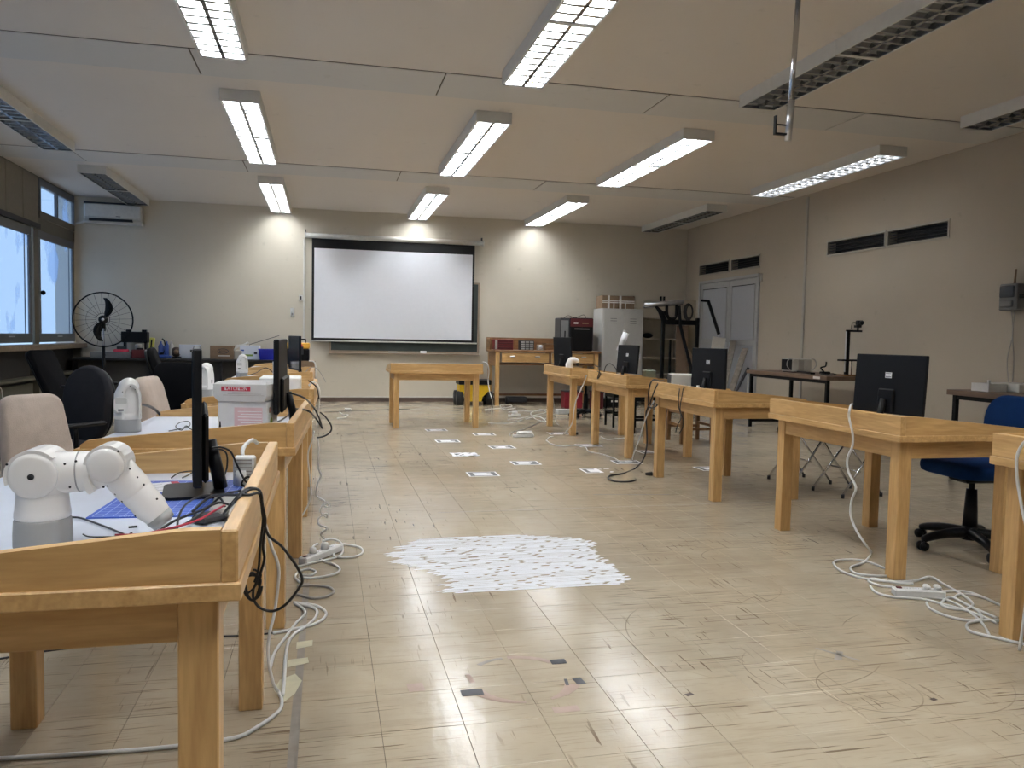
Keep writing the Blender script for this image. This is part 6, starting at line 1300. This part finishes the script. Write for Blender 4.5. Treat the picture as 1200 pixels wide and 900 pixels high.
MB().box(-.04, .05, -.03, .03, .041, .085, 'cable_white', bv=.012).build('plug', p)
for lab, x, y, rz, m_ in (('black mains plug at the end of the thick black cord', 2.80, 6.55, .1, 'rubber_black'), ('black plug with a white collar on the floor under the fourth right table', 3.06, 9.50, -.5, 'rubber_black')):
    t = thing('mains_plug', lab, 'plug', (x, y, .018), rz, 'black plugs on the floor'); MB().cyl((-.03, 0, 0), (.02, 0, 0), .012, m_, .018).build('body', t); MB().cyl((.02, 0, 0), (.028, 0, 0), .019, m_).build('rim', t)
    for e in (-1, 1): MB().cyl((.028, e * .007, 0), (.046, e * .007, 0), .0024, 'chrome', n=6).build('pin', t)
t = thing('cable_splitter', 'white cable connector block lying near the screen wall skirting', 'connector', (.34, 12.9, 0)); MB().box(-.05, .05, -.03, .03, 0, .03, 'white_plastic', bv=.008).build('body', t)
t = thing('power_strip', 'white power strip left on the floor by the window ledge', 'power strip', (-3.05, 7.55, 0), .3); MB().box(-.14, .14, -.03, .03, 0, .04, 'white_plastic', bv=.008).build('body', t)

# ================================================================== marker sheets on the floor
SW, SH = .27, .225
rr = random.Random(11)
spots = [(1.345, 6.80, 'nearest sheet of the leftmost column'), (1.38, 7.95, 'crumpled grey sheet, second of the leftmost column'), (1.365, 9.02, 'third sheet of the leftmost column'), (1.38, 10.10, 'farthest sheet of the leftmost column, before the crosswise table'),
         (1.875, 7.37, 'nearest sheet of the second column'), (1.885, 8.47, 'middle sheet of the second column'), (1.91, 9.62, 'farthest sheet of the second column'), (2.42, 6.86, 'half torn sheet standing alone in the third column'),
         (2.89, 7.32, 'sheet at the far leg of the third right table'), (2.90, 8.52, 'sheet at the left leg of the fourth right table'), (2.88, 9.64, 'sheet at the near leg of the farthest right table'), (3.56, 6.86, 'sheet under the third right table, rightmost of all'), (3.42, 7.98, 'faint sheet under the fourth right table')]
for k, (x, y, lab) in enumerate(spots):
    t = thing('marker_sheet', 'black-bordered square marker on white paper, ' + lab, 'paper marker', (x, y, .0003), rr.uniform(-.06, .06), 'marker sheets taped to the floor')
    crumple = k == 1; torn = k in (7, 12)
    b = MB()
    if crumple:
        n = 8; vs = [(-SW / 2 + SW * i / n + rr.uniform(-.008, .008), -SH / 2 + SH * j / n + rr.uniform(-.008, .008), .001 + .010 * rr.random()) for i in range(n + 1) for j in range(n + 1)]
        for i in range(n):
            for j in range(n): b.add([vs[i * 9 + j], vs[(i + 1) * 9 + j], vs[(i + 1) * 9 + j + 1], vs[i * 9 + j + 1]], [(0, 1, 2, 3)], 'print_black' if rr.random() < .42 and 0 < i < 7 and 0 < j < 7 else 'paper_white')
        b.build('sheet', t); continue
    b.box(-SW / 2, SW / 2 - (.10 if torn else 0), -SH / 2, SH / 2, 0, .0006, 'paper_white'); b.build('sheet', t)
    b = MB(); n = 6; cx, cz = (SW - .03) / n, (SH - .03) / n
    for i in range(n):
        for j in range(n):
            edge = i in (0, n - 1) or j in (0, n - 1)
            near_c = 1 <= i <= 3
            if torn and (i > 2): continue
            if edge or (rr.random() < (.06 if near_c else .5)):
                x0 = -SW / 2 + .015 + i * cx; y0 = -SH / 2 + .015 + j * cz
                b.add([(x0, y0, .0009), (x0 + cx, y0, .0009), (x0 + cx, y0 + cz, .0009), (x0, y0 + cz, .0009)], [(0, 1, 2, 3)], 'print_black')
    stuff(b.build('marker_print', t))
    if torn:
        b = MB()
        for q in range(4): xx, yy = rr.uniform(.03, .13), rr.uniform(-.1, .1); b.box(xx, xx + rr.uniform(.02, .05), yy, yy + .02, 0, .0006, 'paper_white')
        b.build('torn_scrap', t)

# ================================================================== tape and paint on the floor
pmat('paint_white', (0.80, 0.81, 0.84), 0.5, var=.05)
prof = [(3.62, .60, 1.40), (3.66, .52, 1.49), (3.70, .62, 1.50), (3.76, .56, 1.50), (3.80, .63, 1.50), (3.95, .58, 1.505), (4.02, .50, 1.50), (4.12, .47, 1.51), (4.20, .34, 1.50), (4.25, .40, 1.50), (4.32, .28, 1.52), (4.40, .42, 1.58), (4.46, .40, 1.54), (4.53, .46, 1.48), (4.60, .52, 1.32), (4.67, .66, 1.10)]
def lerp_prof(y):
    for a, c_ in zip(prof, prof[1:]):
        if a[0] <= y <= c_[0]:
            u = (y - a[0]) / (c_[0] - a[0]); return a[1] + u * (c_[1] - a[1]), a[2] + u * (c_[2] - a[2])
    return prof[-1][1:]
b = MB(); y = 3.63; rr = random.Random(5)
while y < 4.665:
    a, c_ = lerp_prof(y); hw = rr.uniform(.0065, .0098)
    x = a + rr.uniform(-.06, .03); xe = c_ + rr.uniform(-.04, .012)
    while x < xe:
        e = min(xe, x + rr.uniform(.08, .5)); yy = y + rr.uniform(-.0015, .0015); zz = .0006 + rr.uniform(0, .0006)
        b.add([(x, yy - hw * .8, zz), (x + .012, yy - hw, zz), (e - .015, yy - hw, zz), (e, yy, zz), (e - .01, yy + hw, zz), (x + .02, yy + hw * .9, zz)], [(0, 1, 2, 3, 4, 5)], 'paint_white')
        x = e + (rr.uniform(.002, .012) if rr.random() < .8 else rr.uniform(.012, .04))
    y += .0182
o = b.build('white_tape_patch'); tag(o, 'ragged patch of white strips stuck on the tiles in the middle of the floor', 'tape patch'); stuff(o)
def decal(name, label, cat, quads, mat, group=None, z=.0008):
    b = MB()
    for q in quads: b.add([(x, y, z) for x, y in q], [tuple(range(len(q)))], mat)
    for p_ in b.f: pass
    o = b.build(name); tag(o, label, cat, group)
    for p_ in o.data.polygons:
        if p_.normal.z < 0: p_.flip()
    sd = o.modifiers.new('thickness', 'SOLIDIFY'); sd.thickness = .0004; sd.offset = -1
    return o
def R4(x, y, w_, h_, a=0):
    c_, s_ = math.cos(a), math.sin(a)
    return [(x + c_ * u - s_ * v, y + s_ * u + c_ * v) for u, v in ((-w_ / 2, -h_ / 2), (w_ / 2, -h_ / 2), (w_ / 2, h_ / 2), (-w_ / 2, h_ / 2))]
decal('grey_tape', 'long grey tape strip along the floor beside the nearest left table', 'tape', [[(-.100, 1.9), (-.072, 1.9), (-.072, 3.9), (-.100, 3.9)]], 'tape_grey')
decal('yellowed_tape', 'yellowed crossing tape remnants over the cords by the nearest left table', 'tape', [[(-.105, 3.07), (-.045, 3.09), (-.045, 3.15), (-.105, 3.14)]], 'tape_yellow', 'yellowed tape remnants', .0012)
decal('yellowed_tape', 'middle yellowed tape remnant on the grey strip', 'tape', [[(-.13, 2.90), (-.055, 2.93), (-.06, 2.98), (-.13, 2.97)]], 'tape_yellow', 'yellowed tape remnants', .0012)
decal('yellowed_tape', 'largest yellowed tape patch at the foot of the nearest left table', 'tape', [[(-.165, 2.72), (-.13, 2.62), (-.095, 2.68), (-.075, 2.78), (-.10, 2.84), (-.15, 2.80)]], 'tape_yellow', 'yellowed tape remnants', .0012)
def arcq(a0, a1, w0, w1, n=10, cx=.675, cy_=2.66, r=.185):
    out = []
    for k in range(n):
        u0, u1 = a0 + (a1 - a0) * k / n, a0 + (a1 - a0) * (k + 1) / n
        f0 = w0 + (w1 - w0) * k / n; f1 = w0 + (w1 - w0) * (k + 1) / n
        P_ = lambda a, d_: (cx + (r + d_) * math.cos(math.radians(a)), cy_ + (r + d_) * math.sin(math.radians(a)))
        out.append([P_(u0, -f0), P_(u0, f0), P_(u1, f1), P_(u1, -f1)])
    return out
decal('tape_residue', 'brownish arc of tape residue, upper right part of the circle', 'tape residue', arcq(38, 92, .012, .014), 'tape_pink', 'tape residue circle')
decal('tape_residue', 'grey-brown arc of tape residue, upper left part of the circle', 'tape residue', arcq(98, 132, .008, .010, 6), 'tape_grey', 'tape residue circle')
decal('tape_residue', 'brownish arc of tape residue, lower left part of the circle', 'tape residue', arcq(205, 262, .022, .006), 'tape_pink', 'tape residue circle')
decal('tape_residue', 'brownish wide wedge of tape residue, lower right part of the circle', 'tape residue', arcq(290, 335, .006, .028), 'tape_pink', 'tape residue circle')
decal('tape_residue', 'thin brown residue at the left side of the circle', 'tape residue', [R4(.50, 2.69, .018, .07, .1)], 'tape_pink', 'tape residue circle')
for lab, q in (('largest black tape square, lower left of the residue circle', R4(.487, 2.580, .075, .046, .0)), ('black tape square at the upper right of the residue circle', R4(.848, 2.775, .058, .042, .0)),
               ('small black tape piece at the right of the residue circle', R4(.872, 2.600, .032, .050, .1)), ('thin black tape sliver at the right of the residue circle', R4(.826, 2.600, .012, .050, -.15))):
    decal('black_tape', lab, 'tape', [q], 'tape_dark', 'black tape pieces', .0014)
decal('brown_tape', 'small square brown tape remnant left of the residue circle', 'tape', [R4(.305, 2.655, .055, .062, .05)], 'tape_pink', 'brown tape remnants')
decal('brown_tape', 'oblong brown tape remnant below the residue circle', 'tape', [R4(.765, 2.405, .088, .040, .0)], 'tape_pink', 'brown tape remnants')
decal('tape_cross', 'grey taped cross on the floor right of the residue circle', 'tape', [[(1.885, 2.716), (1.897, 2.722), (1.990, 2.580), (1.978, 2.573)], [(1.888, 2.60), (1.915, 2.59), (1.975, 2.665), (1.955, 2.68)]], 'tape_grey')
decal('floor_line', 'thin dark line across the tiles beyond the white patch, left one', 'floor line', [[(.75, 5.330), (4.0, 5.350), (4.0, 5.358), (.75, 5.338)]], 'tape_grey', 'dark lines across the floor', .0007)
decal('floor_line', 'thin dark line across the tiles beyond the white patch, farther short one', 'floor line', [[(2.02, 5.785), (2.62, 5.71), (2.62, 5.72), (2.02, 5.797)]], 'tape_dark', 'dark lines across the floor', .0007)
decal('floor_chip', 'small dark chip on the tiles right of the residue circle', 'chip', [R4(1.21, 2.43, .03, .018, .3)], 'brown_dark', 'dark chips on the floor')
decal('floor_chip', 'small dark chip on the tiles at the lower right', 'chip', [R4(2.02, 2.24, .022, .016, .2)], 'brown_dark', 'dark chips on the floor')
